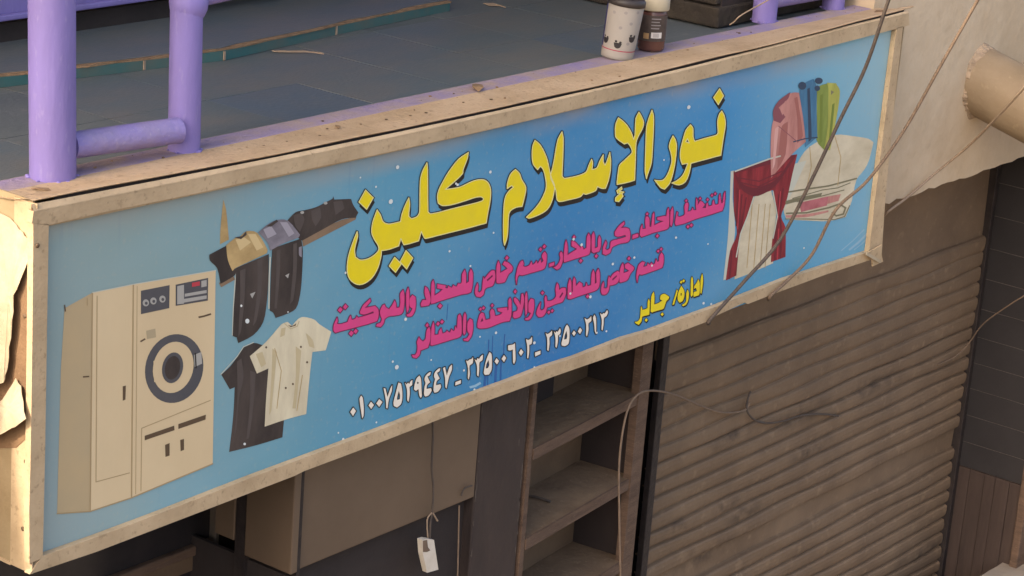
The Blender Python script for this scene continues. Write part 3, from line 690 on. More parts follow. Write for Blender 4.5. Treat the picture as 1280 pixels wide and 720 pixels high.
a.fill(J((300, 320), (340, 265), (420, 228), (480, 232), (528, 240), (545, 252), (530, 310), (515, 340), (490, 372), (475, 440), (455, 492), (400, 505), (330, 503), (265, 500), (256, 470), (262, 435)), INK['blank'], D1)
a.line(J((268, 412), (330, 402), (400, 392), (490, 368)), INK['bline'], D2, 2.0, False); a.line(J((285, 432), (380, 405), (430, 398), (470, 382)), INK['bline'], D2, 1.2, False)
a.fill(J((305, 446), (400, 425), (395, 455), (312, 476)), INK['bpnk'], D2, sub=1); a.fill(J((400, 425), (440, 418), (432, 440), (396, 450)), INK['tpink'], D2, sub=1)
a.line(J((265, 480), (330, 478), (400, 462), (435, 450), (455, 462), (448, 482), (425, 488), (412, 478)), INK['bline'], D3, 2.0, False)
a.line(J((262, 498), (330, 498), (420, 500), (452, 490), (468, 455)), INK['bline'], D3, 1.2, False); a.line(J((300, 442), (380, 424), (450, 405)), INK['bline'], D3, 1.2, False)
a.fill(J((262, 440), (300, 430), (380, 414), (376, 424), (300, 442), (262, 452)), INK['bline'], D2-.0001); a.fill(J((262, 486), (330, 482), (400, 470), (400, 476), (330, 492), (264, 494)), INK['tpink'], D2)
a.line(J((420, 230), (440, 300), (430, 390)), INK['gtan'], D2, .8, False); a.line(J((340, 268), (345, 330), (330, 400)), INK['gtan'], D2, .8, False)
a.build('blankets_picture', sign, 'picture of folded cream blankets with a pink stripe')
a = Art()
a.fill(J((362, 90), (372, 70), (400, 62), (402, 120), (405, 250), (385, 275), (362, 245)), INK['tgrn'], D2+.0002)
a.fill(J((400, 60), (425, 66), (437, 88), (430, 150), (415, 230), (405, 277), (386, 274), (398, 200)), INK['tyel'], D2+.0004)
a.fill(J((308, 80), (325, 60), (352, 48), (362, 75), (362, 150), (364, 235), (325, 268), (318, 200), (310, 140)), INK['tblu'], D2+.0006)
a.fill(J((240, 130), (258, 105), (285, 92), (305, 92), (318, 170), (327, 250), (285, 288), (216, 366), (214, 290), (218, 200)), INK['tpink'], D3+.0004)
a.fill(J((222, 150), (240, 118), (278, 90), (270, 112), (240, 140), (262, 170), (245, 190), (224, 182)), INK['tmau'], D4)
a.fill(J((244, 145), (262, 118), (268, 130), (252, 165)), INK['tpink'], D4+.0003)
a.disc(*J((316, 70))[0], 5, 5, INK['tnav'], D4); a.disc(*J((369, 54))[0], 5, 4, INK['tnav'], D4); a.disc(*J((364, 78))[0], 3.5, 3.5, INK['tnav'], D4)
a.fill(J((395, 60), (425, 62), (436, 90), (420, 110), (404, 108), (402, 88)), INK['tyel'], D4); a.fill(J((408, 84), (418, 90), (408, 100)), INK['bline'], D4+.0003, sub=1)
a.line(J((288, 250), (325, 240), (364, 236)), INK['tnav'], D4, 1.6, False); a.line(J((240, 200), (300, 250)), INK['tmau'], D4, .9, False)
for pts, ink in ((((250, 200), (270, 185), (262, 290), (235, 340), (240, 280)), 'tpd'), (((290, 110), (300, 105), (318, 230), (300, 255), (300, 180)), 'tpd'), (((332, 80), (340, 76), (346, 240), (336, 250), (334, 160)), 'tnav'), (((374, 100), (382, 96), (380, 250), (372, 255)), 'tgd'), (((412, 130), (420, 125), (408, 250), (400, 255)), 'tgd'), (((228, 210), (240, 200), (228, 320), (220, 340)), 'tplite')): a.fill(J(*pts), INK[ink], D4-.0001)
a.build('towels_picture', sign, 'picture of pink, blue and green towels hanging in a fan')

# ---- lettering
def letters(name, polys, ink, edge, ewd, label, shadow=None, tips=None):
    a = Art(); loops = []
    for p, holes in polys:
        loops.append(a.fill(p, INK[ink], D4, holes))
    for ls in loops:
        for l in ls:
            a.line([Vector(q) for q in l], INK[edge], D3, ewd)
    if tips:
        for ls in loops:
            for l in ls: a.line([Vector(q) for q in l], INK['yel2'], D4+.0003, tips)
    main = a.build(name, sign, label)
    if shadow:
        a = Art()
        for k in range(1, 7):
            dx, dy = shadow[0]*k/6, shadow[1]*k/6
            for p, holes in polys: a.fill([(x+dx, y+dy) for x, y in p], INK['blk'], D2-.00004*k, [[(x+dx, y+dy) for x, y in h] for h in holes])
        for ls in loops[:]:
            for l in ls: a.line([Vector((q.x+shadow[0], q.y+shadow[1])) for q in l], INK[edge], D1+.0001, 1.2)
        a.build('drop_shadow', main)
    return main
A = Z(420, 170, 3.6); B = Z(520, 170, 4.5); C_ = Z(620, 150, 5.14375); D = Z(740, 130, 6); E_ = Z(810, 100, 4.8)
T1 = A((95,430),(98,450),(84,510),(88,545),(110,558),(145,552),(175,533),(192,512),(188,490),(172,465),(160,432),(166,385),(185,332),(200,355),(212,385),(235,396),(262,392),(290,385),(297,350),(312,310),(328,278),(332,310),(328,360),(340,372),(365,362),(376,340)) \
   + B((22,300),(26,235),(40,190),(62,150),(66,190),(68,425),(82,438),(125,430),(200,410),(330,378),(374,364),(380,352),(365,342),(330,347),(270,367),(200,387),(150,392),(125,378),(120,340),(130,300),(150,260),(185,200),(240,130),(295,92),(288,130),(265,190),(262,212),(215,258),(165,300),(200,296),(250,286),(300,262),(340,248),(380,246),(405,262),(420,300),(418,360),(405,430),(395,490),(300,516),(200,541),(120,561),(55,577),(45,570),(30,537)) \
   + A((372,472),(330,485),(305,490),(292,462),(282,495),(240,510),(205,516),(203,540),(190,590),(165,635),(130,663),(95,668),(62,645),(50,605),(55,545),(75,480))
title = [(T1, ()),
 (A((133,243),(168,278),(138,330),(103,297)), ()), (A((264,545),(294,576),(268,614),(239,585)), ()), (A((315,515),(346,549),(318,599),(288,566)), ()),
 (C_((125,318),(150,342),(165,382),(192,432),(186,485),(168,556),(130,562),(95,582),(82,610),(76,720),(68,770),(55,805),(48,770),(47,640),(52,540),(62,490),(85,455),(112,432),(100,422),(72,442),(72,415),(82,375),(98,342)), ()),
 (C_((250,130),(280,155),(305,195),(328,250),(342,310),(356,370),(376,420),(372,470),(358,525),(330,575),(280,608),(215,632),(195,625),(250,570),(292,512),(320,445),(322,400),(312,345),(300,312),(285,298),(268,320),(240,285),(232,240),(235,170)), ()),
 (C_((425,75),(433,120),(430,250),(426,360),(440,376),(520,360),(578,335),(597,290),(615,252),(622,275),(618,318),(648,308),(668,262),(690,222),(690,268),(702,290),(714,262),(732,208),(738,260),(735,330),(722,392),(704,440),(680,440),(652,428),(640,455),(580,478),(562,472),(540,495),(470,513),(410,525),(392,512),(384,450),(365,405),(350,365),(360,320),(374,255),(386,180),(400,120)), ()),
 (D((198,103),(235,130),(270,170),(295,215),(312,265),(322,230),(328,110),(352,60),(370,90),(388,138),(378,185),(350,238),(331,290),(327,400),(320,572),(260,590),(188,604),(188,580),(196,515),(206,460),(240,425),(275,392),(298,368),(300,350),(288,318),(268,292),(242,300),(182,255),(174,210),(178,150)), ()),
 (D((222,622),(186,650),(192,670),(214,668),(178,702),(175,728),(202,733),(234,690),(224,673),(240,660),(204,655),(226,638)), ()),
 (D((450,45),(462,90),(462,180),(456,300),(446,440),(420,520),(408,560),(398,500),(403,300),(408,180),(425,110)), ()),
 (E_((443,185),(458,215),(465,265),(452,350),(437,452),(340,478),(258,500),(248,555),(225,610),(185,630),(143,618),(175,602),(208,572),(232,520),(238,500),(205,506),(194,470),(195,420),(212,350),(228,300),(255,268),(270,290),(271,340),(280,368),(340,350),(408,331),(420,316),(417,250),(428,205)), [E_((226,370),(237,352),(247,378))]),
 (E_((150,335),(165,360),(172,400),(165,480),(150,560),(130,620),(100,655),(75,645),(40,600),(55,603),(90,600),(115,570),(135,520),(143,480),(135,430),(127,400),(135,365)), ()),
 (E_((430,52),(454,95),(422,148),(393,105)), ())]
letters('title_lettering', title, 'yel', 'blk', 3.4, 'large yellow Arabic title with black drop shadow', (1.2, 5.4), 1.1)

F1 = Z(410, 320, 6.54); F2 = Z(510, 300, 6.545); F3 = Z(600, 280, 6.545); F4 = Z(690, 260, 6.545); F5 = Z(790, 225, 7.576)
F6 = Z(505, 370, 8); F7 = Z(610, 340, 8); F8 = Z(720, 310, 8); F9 = Z(785, 335, 9)
def dia(f, x, y, r, ry=None):
    ry = ry or r*1.15
    return (f((x, y-ry), (x+r, y-r*.15), (x, y+ry), (x-r, y+r*.15)), ())
def dash(f, x, y, hw, hh): return (f((x-hw, y-hh+hw*.35), (x+hw, y-hh-hw*.35), (x+hw, y+hh-hw*.35), (x-hw, y+hh+hw*.35)), ())
line1 = [
 (F1((690,318),(715,335),(718,390),(710,450),(685,490),(650,495),(640,480),(670,465),(690,430),(668,410),(668,350)), ()),
 (F1((655,255),(665,300),(660,440),(645,465),(640,400),(640,300)), ()),
 (F1((615,275),(625,330),(618,440),(598,475),(540,488),(500,492),(465,515),(455,550),(430,580),(395,575),(400,555),(430,545),(440,515),(430,490),(425,450),(445,405),(462,395),(475,420),(500,435),(525,400),(545,360),(555,385),(560,425),(585,420),(592,380),(590,310)), ()),
 (F1((345,348),(350,370),(320,405),(300,425),(385,408),(412,440),(412,500),(400,532),(330,555),(200,590),(120,610),(60,628),(45,610),(48,560),(75,500),(80,530),(72,555),(100,557),(160,540),(175,500),(185,485),(195,522),(225,510),(235,490),(245,505),(300,490),(375,466),(370,452),(300,478),(265,472),(262,455),(290,400)), ()),
 dia(F1, 100, 440, 20), dia(F1, 142, 415, 20), dia(F1, 190, 632, 20), dia(F1, 226, 615, 18),
 (F2((140,380),(160,395),(180,450),(185,500),(170,535),(110,545),(105,520),(120,490),(150,490),(135,430)), ()),
 (F2((207,325),(217,370),(217,455),(255,430),(285,402),(240,395),(240,360),(310,372),(305,392),(325,395),(330,375),(345,385),(360,390),(370,368),(385,378),(400,380),(410,355),(430,358),(440,345),(443,280),(465,240),(475,280),(475,355),(498,340),(500,270),(515,235),(530,270),(528,370),(515,425),(490,437),(440,445),(330,478),(250,503),(215,517),(188,522),(190,420),(193,350)), ()),
 dia(F2, 262, 540, 18),
 (F2((568,350),(575,380),(570,420),(585,430),(605,410),(610,350),(618,300),(625,320),(650,285),(685,250),(708,250),(715,290),(708,340),(690,375),(650,388),(628,405),(618,445),(590,468),(560,462),(548,435),(552,390)), [F2((645,325),(690,285),(694,297),(650,338))]),
 (F3((150,300),(165,340),(165,400),(200,380),(225,365),(205,345),(185,330),(200,305),(230,315),(265,350),(262,385),(235,410),(215,450),(200,475),(150,485),(135,480),(135,350)), ()), dia(F3, 220, 278, 15),
 (F3((350,298),(330,310),(310,350),(298,400),(292,440),(298,495),(306,440),(320,415),(345,420),(400,405),(470,385),(525,365),(542,320),(545,250),(530,225),(512,245),(508,270),(520,300),(500,320),(495,285),(485,305),(470,325),(462,300),(450,320),(430,335),(420,305),(405,335),(375,350),(352,345),(358,325)), ()),
 dia(F3, 495, 208, 14), dia(F3, 526, 184, 14), dash(F3, 587, 332, 20, 13),
 (F4((75,355),(90,380),(85,440),(65,490),(40,505),(10,485),(30,478),(55,450),(68,410),(62,375)), ()),
 (F4((115,262),(127,310),(127,385),(165,360),(205,335),(160,310),(160,270),(185,275),(228,320),(232,335),(240,300),(252,320),(258,340),(282,325),(285,240),(300,205),(315,240),(312,350),(300,380),(240,400),(160,425),(100,445),(95,420),(105,300)), ()),
 dia(F4, 180, 238, 13), dia(F4, 235, 432, 15),
 (F4((340,195),(350,230),(350,330),(375,320),(378,250),(388,225),(400,255),(398,320),(385,355),(340,368),(325,355),(325,230)), ()), dia(F4, 362, 393, 14),
 (F4((590,110),(592,132),(560,165),(600,160),(630,170),(640,210),(635,260),(615,280),(560,290),(520,305),(490,325),(475,365),(440,385),(415,375),(418,320),(440,265),(448,290),(435,335),(455,345),(475,325),(480,280),(500,265),(560,250),(605,235),(600,220),(540,235),(515,225),(515,195),(550,145)), ()),
 dash(F4, 680, 228, 20, 13),
 (F5((415,430),(408,400),(425,300),(435,310),(430,340),(450,350),(490,335),(500,320),(497,250),(510,215),(530,215),(535,240),(525,300),(560,290),(575,260),(582,285),(610,285),(605,230),(610,170),(622,200),(620,240),(645,200),(665,205),(690,235),(665,265),(700,265),(705,225),(715,215),(725,250),(760,240),(765,200),(775,190),(785,235),(820,230),(825,150),(835,130),(845,220),(860,215),(870,130),(882,110),(880,180),(870,250),(855,290),(750,325),(600,370),(500,410)), ()),
 dia(F5, 514, 196, 12), dia(F5, 645, 176, 12), dia(F5, 716, 186, 12), dia(F5, 758, 146, 12), dia(F5, 788, 130, 12), dia(F5, 530, 442, 15), dia(F5, 562, 428, 15),
 (F5((385,255),(392,300),(385,400),(372,440),(362,420),(365,300)), ()),
 (F5((345,262),(352,300),(350,440),(330,465),(260,485),(200,500),(160,515),(90,540),(75,520),(80,460),(95,420),(100,440),(98,465),(130,460),(125,400),(130,345),(150,345),(165,370),(165,440),(182,445),(195,330),(208,305),(212,340),(210,430),(260,405),(300,390),(240,375),(240,355),(310,340),(325,345),(328,320),(335,280)), ()),
 dia(F5, 144, 322, 13), dia(F5, 240, 530, 15), dash(F5, 32, 535, 28, 14)]
line2 = [
 (F6((255,310),(265,360),(262,440),(240,515),(190,535),(165,545),(155,590),(125,620),(90,615),(78,590),(110,590),(130,560),(135,500),(130,460),(150,410),(165,435),(190,455),(215,430),(225,350),(240,320)), ()),
 (F6((293,255),(305,300),(305,390),(345,385),(350,350),(372,320),(385,375),(415,365),(430,345),(445,360),(460,365),(475,330),(490,350),(505,345),(515,300),(530,330),(540,200),(560,180),(575,220),(575,380),(555,410),(480,435),(350,475),(280,495),(265,490),(275,320)), ()),
 dia(F6, 340, 278, 18), dia(F6, 380, 258, 18), dia(F6, 232, 292, 16, 22),
 (F6((610,165),(622,200),(615,370),(600,390),(590,360),(595,200)), ()),
 (F6((660,225),(685,240),(690,320),(675,400),(640,450),(600,445),(595,430),(630,420),(655,380),(635,350),(635,270)), ()),
 (F7((-65,405),(-40,415),(-25,480),(20,470),(25,440),(20,400),(35,370),(55,375),(65,405),(70,440),(115,430),(145,405),(100,390),(95,365),(190,355),(195,385),(205,375),(205,285),(222,255),(235,290),(233,430),(215,490),(150,500),(90,522),(0,557),(-80,565),(-105,555),(-105,510),(-90,450),(-82,425)), [F7((-75,500),(-58,455),(-48,490))]),
 dia(F7, -75, 372, 15), dia(F7, -45, 360, 15), dia(F7, 42, 335, 15),
 (F7((270,255),(300,280),(325,330),(335,220),(350,215),(360,260),(355,330),(335,420),(315,450),(265,465),(250,445),(255,400),(290,390),(295,350),(265,300),(258,265)), ()), dia(F7, 272, 195, 15, 22),
 (F7((385,200),(395,260),(392,400),(375,440),(368,300),(375,220)), ()),
 (F7((430,265),(458,275),(462,350),(445,430),(415,475),(375,480),(370,465),(405,450),(430,410),(405,400),(405,310)), ()),
 (F7((528,300),(520,370),(535,385),(560,370),(570,330),(565,270),(575,235),(585,245),(590,290),(620,290),(655,275),(680,240),(675,170),(690,110),(705,130),(712,180),(740,160),(775,160),(780,210),(765,260),(740,300),(680,320),(620,345),(590,355),(575,410),(545,445),(505,450),(485,420),(490,380),(510,330)), [F7((712,250),(745,200),(752,215),(722,262))]),
 dia(F7, 545, 208, 16), dia(F7, 608, 402, 15), dia(F7, 642, 388, 15),
 (F4((147,575),(158,610),(160,680),(170,690),(172,600),(180,565),(192,590),(195,640),(225,605),(248,620),(250,650),(275,640),(280,610),(292,640),(320,630),(325,540),(338,505),(350,540),(350,620),(365,610),(362,530),(378,495),(390,530),(388,630),(365,670),(300,695),(220,720),(150,745),(128,740),(130,640),(138,600)), ()), dia(F4, 292, 722, 14),
 (F8((275,335),(280,370),(275,400),(300,405),(315,390),(320,320),(330,280),(345,300),(370,260),(415,230),(435,240),(435,290),(420,340),(385,365),(335,375),(325,430),(295,465),(262,465),(250,430),(258,370)), [F8((360,312),(405,272),(410,284),(368,325))]),
 (F8((470,150),(478,190),(475,250),(520,235),(530,225),(490,200),(490,165),(520,150),(575,190),(578,215),(545,255),(520,310),(495,330),(445,345),(435,335),(440,220),(455,170)), ()), dia(F8, 530, 105, 16),
 (F8((665,135),(690,145),(680,165),(672,190),(710,180),(718,150),(735,170),(755,145),(770,165),(790,155),(800,110),(815,140),(830,130),(835,80),(855,45),(875,75),(875,150),(862,195),(800,220),(660,268),(635,262),(622,285),(612,345),(604,290),(610,230),(630,165)), ()),
 dia(F8, 822, 32, 14), dia(F8, 852, 12, 14)]
letters('services_lettering', line1, 'pink', 'mar', 2.1, 'upper line of small pink Arabic lettering')
letters('services_lettering', line2, 'pink', 'mar', 2.1, 'lower line of small pink Arabic lettering')
owner = [
 (F9((835,60),(845,120),(840,200),(825,290),(815,280),(818,120)), ()),
 (F9((790,125),(805,160),(808,250),(800,305),(740,325),(735,300),(742,270),(775,260),(765,220),(745,235),(748,200),(770,170)), ()),
 (F9((720,95),(732,130),(730,300),(712,325),(705,300),(708,130)), ()),
 (F9((670,240),(685,280),(680,350),(655,410),(620,430),(605,415),(640,395),(655,360),(655,290)), ()),
 (F9((600,200),(630,250),(635,310),(615,370),(580,390),(560,360),(560,300),(580,240)), [F9((592,282),(606,285),(604,310),(592,312))]),
 dia(F9, 598, 158, 16), dia(F9, 626, 144, 16),
 (F9((550,240),(560,260),(518,410),(500,415),(505,390)), ()),
 (F9((290,265),(298,320),(295,410),(340,395),(385,365),(360,352),(365,310),(400,290),(430,300),(465,325),(455,350),(430,375),(405,450),(385,465),(330,480),(270,500),(255,490),(262,320)), ()), dia(F9, 385, 520, 18),
 (F9((235,345),(245,380),(240,525),(200,535),(160,545),(150,600),(120,640),(85,620),(75,605),(110,600),(135,560),(145,440),(155,430),(160,470),(190,465),(220,450),(222,380)), ()), dia(F9, 205, 585, 18)]
letters('owner_lettering', owner, 'yel', 'blk', 1.4, 'small yellow Arabic lettering at the lower right', (.4, 1.2))
G1 = Z(430, 445, 8); G2 = Z(560, 410, 8); G3 = Z(660, 380, 8)
phone = [
 (G1((92,515),(120,550),(90,600),(62,560)), ()), (G1((172,395),(188,420),(198,520),(195,600),(182,625),(172,560),(155,430)), ()),
 (G1((270,455),(300,490),(272,530),(245,495)), ()), (G1((352,430),(385,460),(352,510),(322,475)), ()),
 (G1((395,320),(415,325),(435,410),(465,320),(482,290),(478,350),(450,430),(435,525),(422,520),(418,440)), ()),
 (G1((545,265),(570,275),(582,340),(583,420),(570,480),(530,515),(498,500),(495,460),(520,360),(535,300)), [G1((548,350),(560,390),(558,430),(535,440),(530,420))]),
 (G1((610,265),(628,285),(640,265),(652,280),(668,250),(685,240),(682,290),(655,310),(658,380),(645,460),(632,440),(630,340)), ()),
 (G1((755,195),(770,230),(775,330),(778,400),(768,420),(752,390),(745,330),(720,350),(700,335),(705,290),(725,225)), [G1((738,255),(748,268),(738,282),(728,270))]),
 (G1((850,165),(868,160),(860,190),(835,205),(850,240),(862,262),(832,290),(825,330),(870,320),(875,350),(845,395),(810,405),(800,380),(805,310),(815,270),(805,240),(815,200)), ()),
 (G1((945,127),(963,122),(955,152),(930,167),(945,202),(957,224),(927,252),(920,292),(965,282),(970,312),(940,357),(905,367),(895,342),(900,272),(910,232),(900,202),(910,162)), ()),
 (G1((990,120),(1010,110),(1028,195),(1055,110),(1080,85),(1078,140),(1050,210),(1025,325),(1015,310),(1010,220)), ()),
 (G1((1115,260),(1170,240),(1168,275),(1112,295)), ()),
 (G2((180,325),(200,330),(215,315),(235,310),(250,290),(248,350),(215,380),(218,460),(208,515),(198,500),(200,400)), ()),
 (G2((265,310),(285,325),(295,300),(310,310),(330,280),(350,265),(345,320),(315,345),(312,420),(305,485),(290,470),(290,380)), ()),
 (G2((415,240),(435,260),(440,340),(435,420),(410,465),(370,470),(358,450),(365,400),(385,310)), [G2((405,320),(412,370),(400,400),(378,405),(385,360))]),
 (G2((485,300),(510,330),(490,365),(465,335)), ()), (G2((560,270),(582,300),(560,340),(535,310)), ()),
 (G2((600,175),(620,170),(650,165),(668,150),(672,200),(675,320),(660,360),(650,340),(648,215),(620,225),(600,220)), ()),
 (G2((730,210),(755,240),(730,278),(708,248)), ()),
 (G2((780,110),(800,120),(822,110),(840,85),(842,130),(835,160),(812,170),(812,240),(802,305),(792,300),(792,190)), ()),
 (G2((870,245),(925,225),(925,260),(872,285)), ()),
 (G3((175,290),(195,300),(215,290),(240,265),(240,310),(215,335),(215,400),(205,470),(192,460),(192,350)), ()),
 (G3((258,270),(275,290),(285,270),(298,280),(320,240),(328,270),(320,300),(300,315),(298,380),(285,438),(275,425),(275,340)), ()),
 (G3((390,205),(412,240),(415,320),(405,395),(370,420),(338,415),(335,390),(350,330),(370,240)), [G3((385,270),(392,320),(385,350),(362,355),(368,310))]),
 (G3((460,265),(480,290),(460,320),(440,295)), ()), (G3((520,235),(542,262),(520,300),(498,275)), ()),
 (G3((565,140),(590,155),(610,145),(632,120),(632,170),(605,195),(605,260),(590,325),(580,310),(582,210)), ()),
 (G3((665,105),(680,140),(682,240),(680,300),(668,270),(662,200),(650,140)), ()),
 (G3((720,90),(740,105),(755,90),(768,95),(790,60),(800,80),(785,120),(760,140),(755,210),(745,265),(735,255),(738,160)), ())]
letters('telephone_digits', phone, 'wht', 'blk', 2.4, 'row of white Arabic telephone digits outlined in black')
# specks, drips, streaks painted as gloss
a = Art()
for x, y, r in ((497, 209, 2.6), (488.5, 252, 3.2), (470, 233.5, 1.4), (450.5, 222, 1.2), (432, 341, 1.6), (861, 134, 2.6), (507, 399, 2.2), (613, 215, 2), (572, 231, 1.8), (570, 229.5, 1.5), (727, 306, 2), (766, 330, 1.8), (793, 322, 1.6), (617, 291, 1.3), (562, 314, 1.6), (588, 332.5, 1.4), (717, 299, 1.8), (620, 416, 1.8), (543, 487, 1.6), (470.5, 528, 1.3), (580, 463, 1.5), (668, 428.5, 2), (746, 416, 1.4), (758, 414, 1.4), (496, 459, 3), (491, 452, 1.6), (879.5, 379, 1.8), (889, 380, 1.5), (845, 297, 1.6), (1083, 306, 2), (1033, 330, 1.8), (815, 332, 1.4), (600, 421, 1.2), (429, 549, 1.8), (423, 541, 1.2), (668, 459, 1.4), (539, 450, 1.2), (700, 420, 1.3), (830, 200, 1.2), (885, 305, 1.1), (738, 371, 2), (713, 367, 1.6), (593, 487, 1.6), (360, 390, 1.1), (1005, 310, 1.2)):
    a.disc(x, y, r*.8, r, INK['spot'], D4+.0004, .4, 8)

for x, y0, y1, wd in ((611, 425, 482, 1.4), (620.5, 455, 478, 3), (627, 445, 476, 2), (607, 470, 484, 3), (631, 418, 442, 1.4), (616, 420, 470, 1), (560, 380, 400, .8)):
    a.line([Vector((x, y0)), Vector((x-1, (y0+y1)/2)), Vector((x-1.5, y1))], INK['deep'], D1-.0002, wd, False)
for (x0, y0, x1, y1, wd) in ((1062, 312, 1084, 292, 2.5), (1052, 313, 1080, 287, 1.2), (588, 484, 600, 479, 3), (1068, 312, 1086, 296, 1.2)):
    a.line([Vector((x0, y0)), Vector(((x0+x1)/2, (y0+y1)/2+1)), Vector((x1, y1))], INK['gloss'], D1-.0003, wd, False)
sheet_b.v, base_n = list(sheet_b.v), len(sheet_b.v)
for f, k in zip(a.f, a.m): sheet_b.mesh([a.v[i] for i in f], [tuple(range(len(f)))], a.mats[k])
sheet_b.build('printed_sheet', sign)

# ------------------------------------------------------------------ railing
rail = thing('lilac_railing', 'lilac painted steel railing standing on the near ledge of the balcony', 'railing', (2.2, .19, .95))
def post(px, py, r, lean, y=None, h=1.0, name='post'):
    p = at(px, py, 2, .951); b = MB(); t = Vector((lean, 0, h))
    pts = [p+Vector((0, 0, -.004)), p+t*.3, p+t*.6, p+t]
    b.tube(pts, r, M['lilac'], 24)
    for k in range(9):
        an = random.uniform(0, 6.28); q = p+Vector((math.cos(an)*r*1.05, math.sin(an)*r*1.05, .002))
        bm = bmesh.new(); bmesh.ops.create_icosphere(bm, subdivisions=1, radius=random.uniform(.004, .009))
        for v_ in bm.verts: v_.co = Vector((v_.co.x, v_.co.y, max(v_.co.z*.5, -.002)))+q
        b.bm(bm, M['lilac'], True)
    b.build(name, rail); return p, t
pa, ta = post(66, 221, .0605, -.028)
pb_, tb = post(230, 187, .0445, -.02)
b = MB(); r0 = at(88, 182, 1, pa.y); r1 = at(222, 163, 1, pb_.y-.03)
b.tube([r0, r0.lerp(r1, .5), r1], .036, M['lilacd'], 20)
b.build('lower_rail', rail)
b = MB(); e = pb_+tb*.42; b.tube([e+Vector((-.02, 0, 0)), e+Vector((.35, 0, .02))], .03, M['lilac'], 16)
pk = at(236, 3, 1, pb_.y); bm = bmesh.new(); bmesh.ops.create_uvsphere(bm, u_segments=16, v_segments=10, radius=.052)
for v_ in bm.verts: v_.co = Vector((v_.co.x*1.05, v_.co.y, v_.co.z*1.2))+pk
b.bm(bm, M['lilac'], True); b.build('weld_collar', rail)
pc, tc_ = post(955, 26, .046, -.01)
pd, td = post(1041, 10, .044, -.01)
b = MB(); r2 = pc+Vector((0, 0, .085)); r3 = pd+Vector((.12, 0, .085)); b.tube([r2, r2.lerp(r3, .5), r3], .042, M['lilacd'], 18); b.build('lower_rail', rail)
fr = thing('rear_railing', 'lilac railing beam across the back of the balcony, top left', 'railing', (1.2, 1.42, .96))
q0, q1 = at(0, 24, 1, 1.42), at(180, 0, 1, 1.42); zr = (q0.z+q1.z)/2
b = MB(); b.box((-1.5, 1.42, zr), (3.3, 1.445, zr+.22), M['lilac'], .008); b.build('beam', fr)
b = MB(); b.box((-1.5, 1.40, zr-.003), (3.3, 1.419, zr+.018), M['lilac'], .006); b.build('beam_lip', fr)
for fx in (-.9, 3.1):
    b = MB(); b.tube([(fx, 1.433, .958), (fx, 1.433, zr-.003)], .012, M['lilac'], 12); b.build('foot', fr)

# ------------------------------------------------------------------ paper cup and jar
cb = at(771, 71, 2, .9525)
view = math.atan2(CAM.y-cb.y, CAM.x-cb.x)
MC = dict(paper=mat('cup_paper', '9f9890', .6, '928a84', 12, .4), lid=mat('dark_cup_lid', '3c3634', .4), ring=mat('cup_red_ring', '9a3c50', .5), mark=mat('cup_dark_print', '2e2a2c', .5),
          grey=mat('cup_grey_print', '8c8482', .5), navy=mat('cup_navy_print', '3a3a66', .5), jar=mat('brown_jar', '5c3c34', .25, '6c4a40', 10, .4, spec=.5),
          label=mat('dark_jar_label', '453a35', .5, '5e5048', 30, .7), cap=mat('cream_jar_lid', 'b0a48c', .45), tan=mat('label_tan', 'b08c60', .5), wl=mat('label_white', 'd4ccc4', .5))
cup = thing('paper_cup', 'white printed paper cup with dark lid, standing on the lilac ledge', 'cup', cb)
Rb, Rt, Hc = .0555, .0635, .196
b = MB(); O = cb
b.lathe(O, [(0, .004), (Rb-.004, .004), (Rb-.003, 0), (Rb, .001), (Rb+.0005, .012), (Rb+.001, .014), (Rt, Hc)], MC['paper'], 40)
def rad(z): return Rb+(Rt-Rb)*z/Hc
def patch(b, O, rf, a0, a1, z0, z1, mt, off=.0008, seg=8):
    V = []; Fc = []
    for j in range(5):
        z = z0+(z1-z0)*j/4
        for i in range(seg+1):
            an = a0+(a1-a0)*i/seg; V.append((O[0]+(rf(z)+off)*math.cos(an), O[1]+(rf(z)+off)*math.sin(an), O[2]+z))
    for j in range(4):
        for i in range(seg):
            k = j*(seg+1)+i; Fc.append((k, k+1, k+seg+2, k+seg+1))
    b.mesh(V, Fc, mt, True)
patch(b, O, rad, 0, 2*math.pi, .030, .0335, MC['ring'], seg=40)
patch(b, O, rad, view-1.95, view-1.2, .036, Hc-.002, MC['navy'])
body = b.build('cup_body', cup); b = MB()
def blot(da, z, r, mt, shape='round'):
    n_ = 10; V = []
    for k in range(n_):
        t = 2*math.pi*k/n_; rr = r*(1 if shape == 'round' else (1.25 if k in (1, 4) else .85))
        an = view+da+rr*math.cos(t)*1.15/rad(z); zz = z+rr*math.sin(t)
        V.append((O[0]+(rad(zz)+.001)*math.cos(an), O[1]+(rad(zz)+.001)*math.sin(an), O[2]+zz))
    b.face(V, mt)
for da, z in ((.05, .165), (-.1, .112), (.45, .13), (.5, .06), (-.6, .16), (.75, .17)): blot(da, z, .0055, MC['grey'])
for da, z in ((-.1, .05), (.72, .075), (-.95, .058)): blot(da, z, .012, MC['mark'], 'ears'); blot(da-.12, z+.014, .004, MC['mark']); blot(da+.14, z+.012, .004, MC['mark'])
b.build('printed_marks', body)
b = MB(); b.lathe(O, [(Rt+.0005, Hc-.012), (Rt+.003, Hc-.012), (Rt+.003, Hc+.004), (Rt-.004, Hc+.012), (Rt-.01, Hc+.014), (0, Hc+.013)], MC['lid'], 40); b.build('cup_lid', cup)
ax = (fw-Vector((0, 0, fw.z))).normalized()
cup.rotation_mode = 'QUATERNION'
cup.rotation_quaternion = Matrix.Rotation(math.radians(5.0), 4, ax).to_quaternion()
jb = at(813, 62, 2, .9525)
jar = thing('coffee_jar', 'small brown glass jar with cream lid and dark label, beside the cup', 'jar', jb)
jr = lambda z: .0475
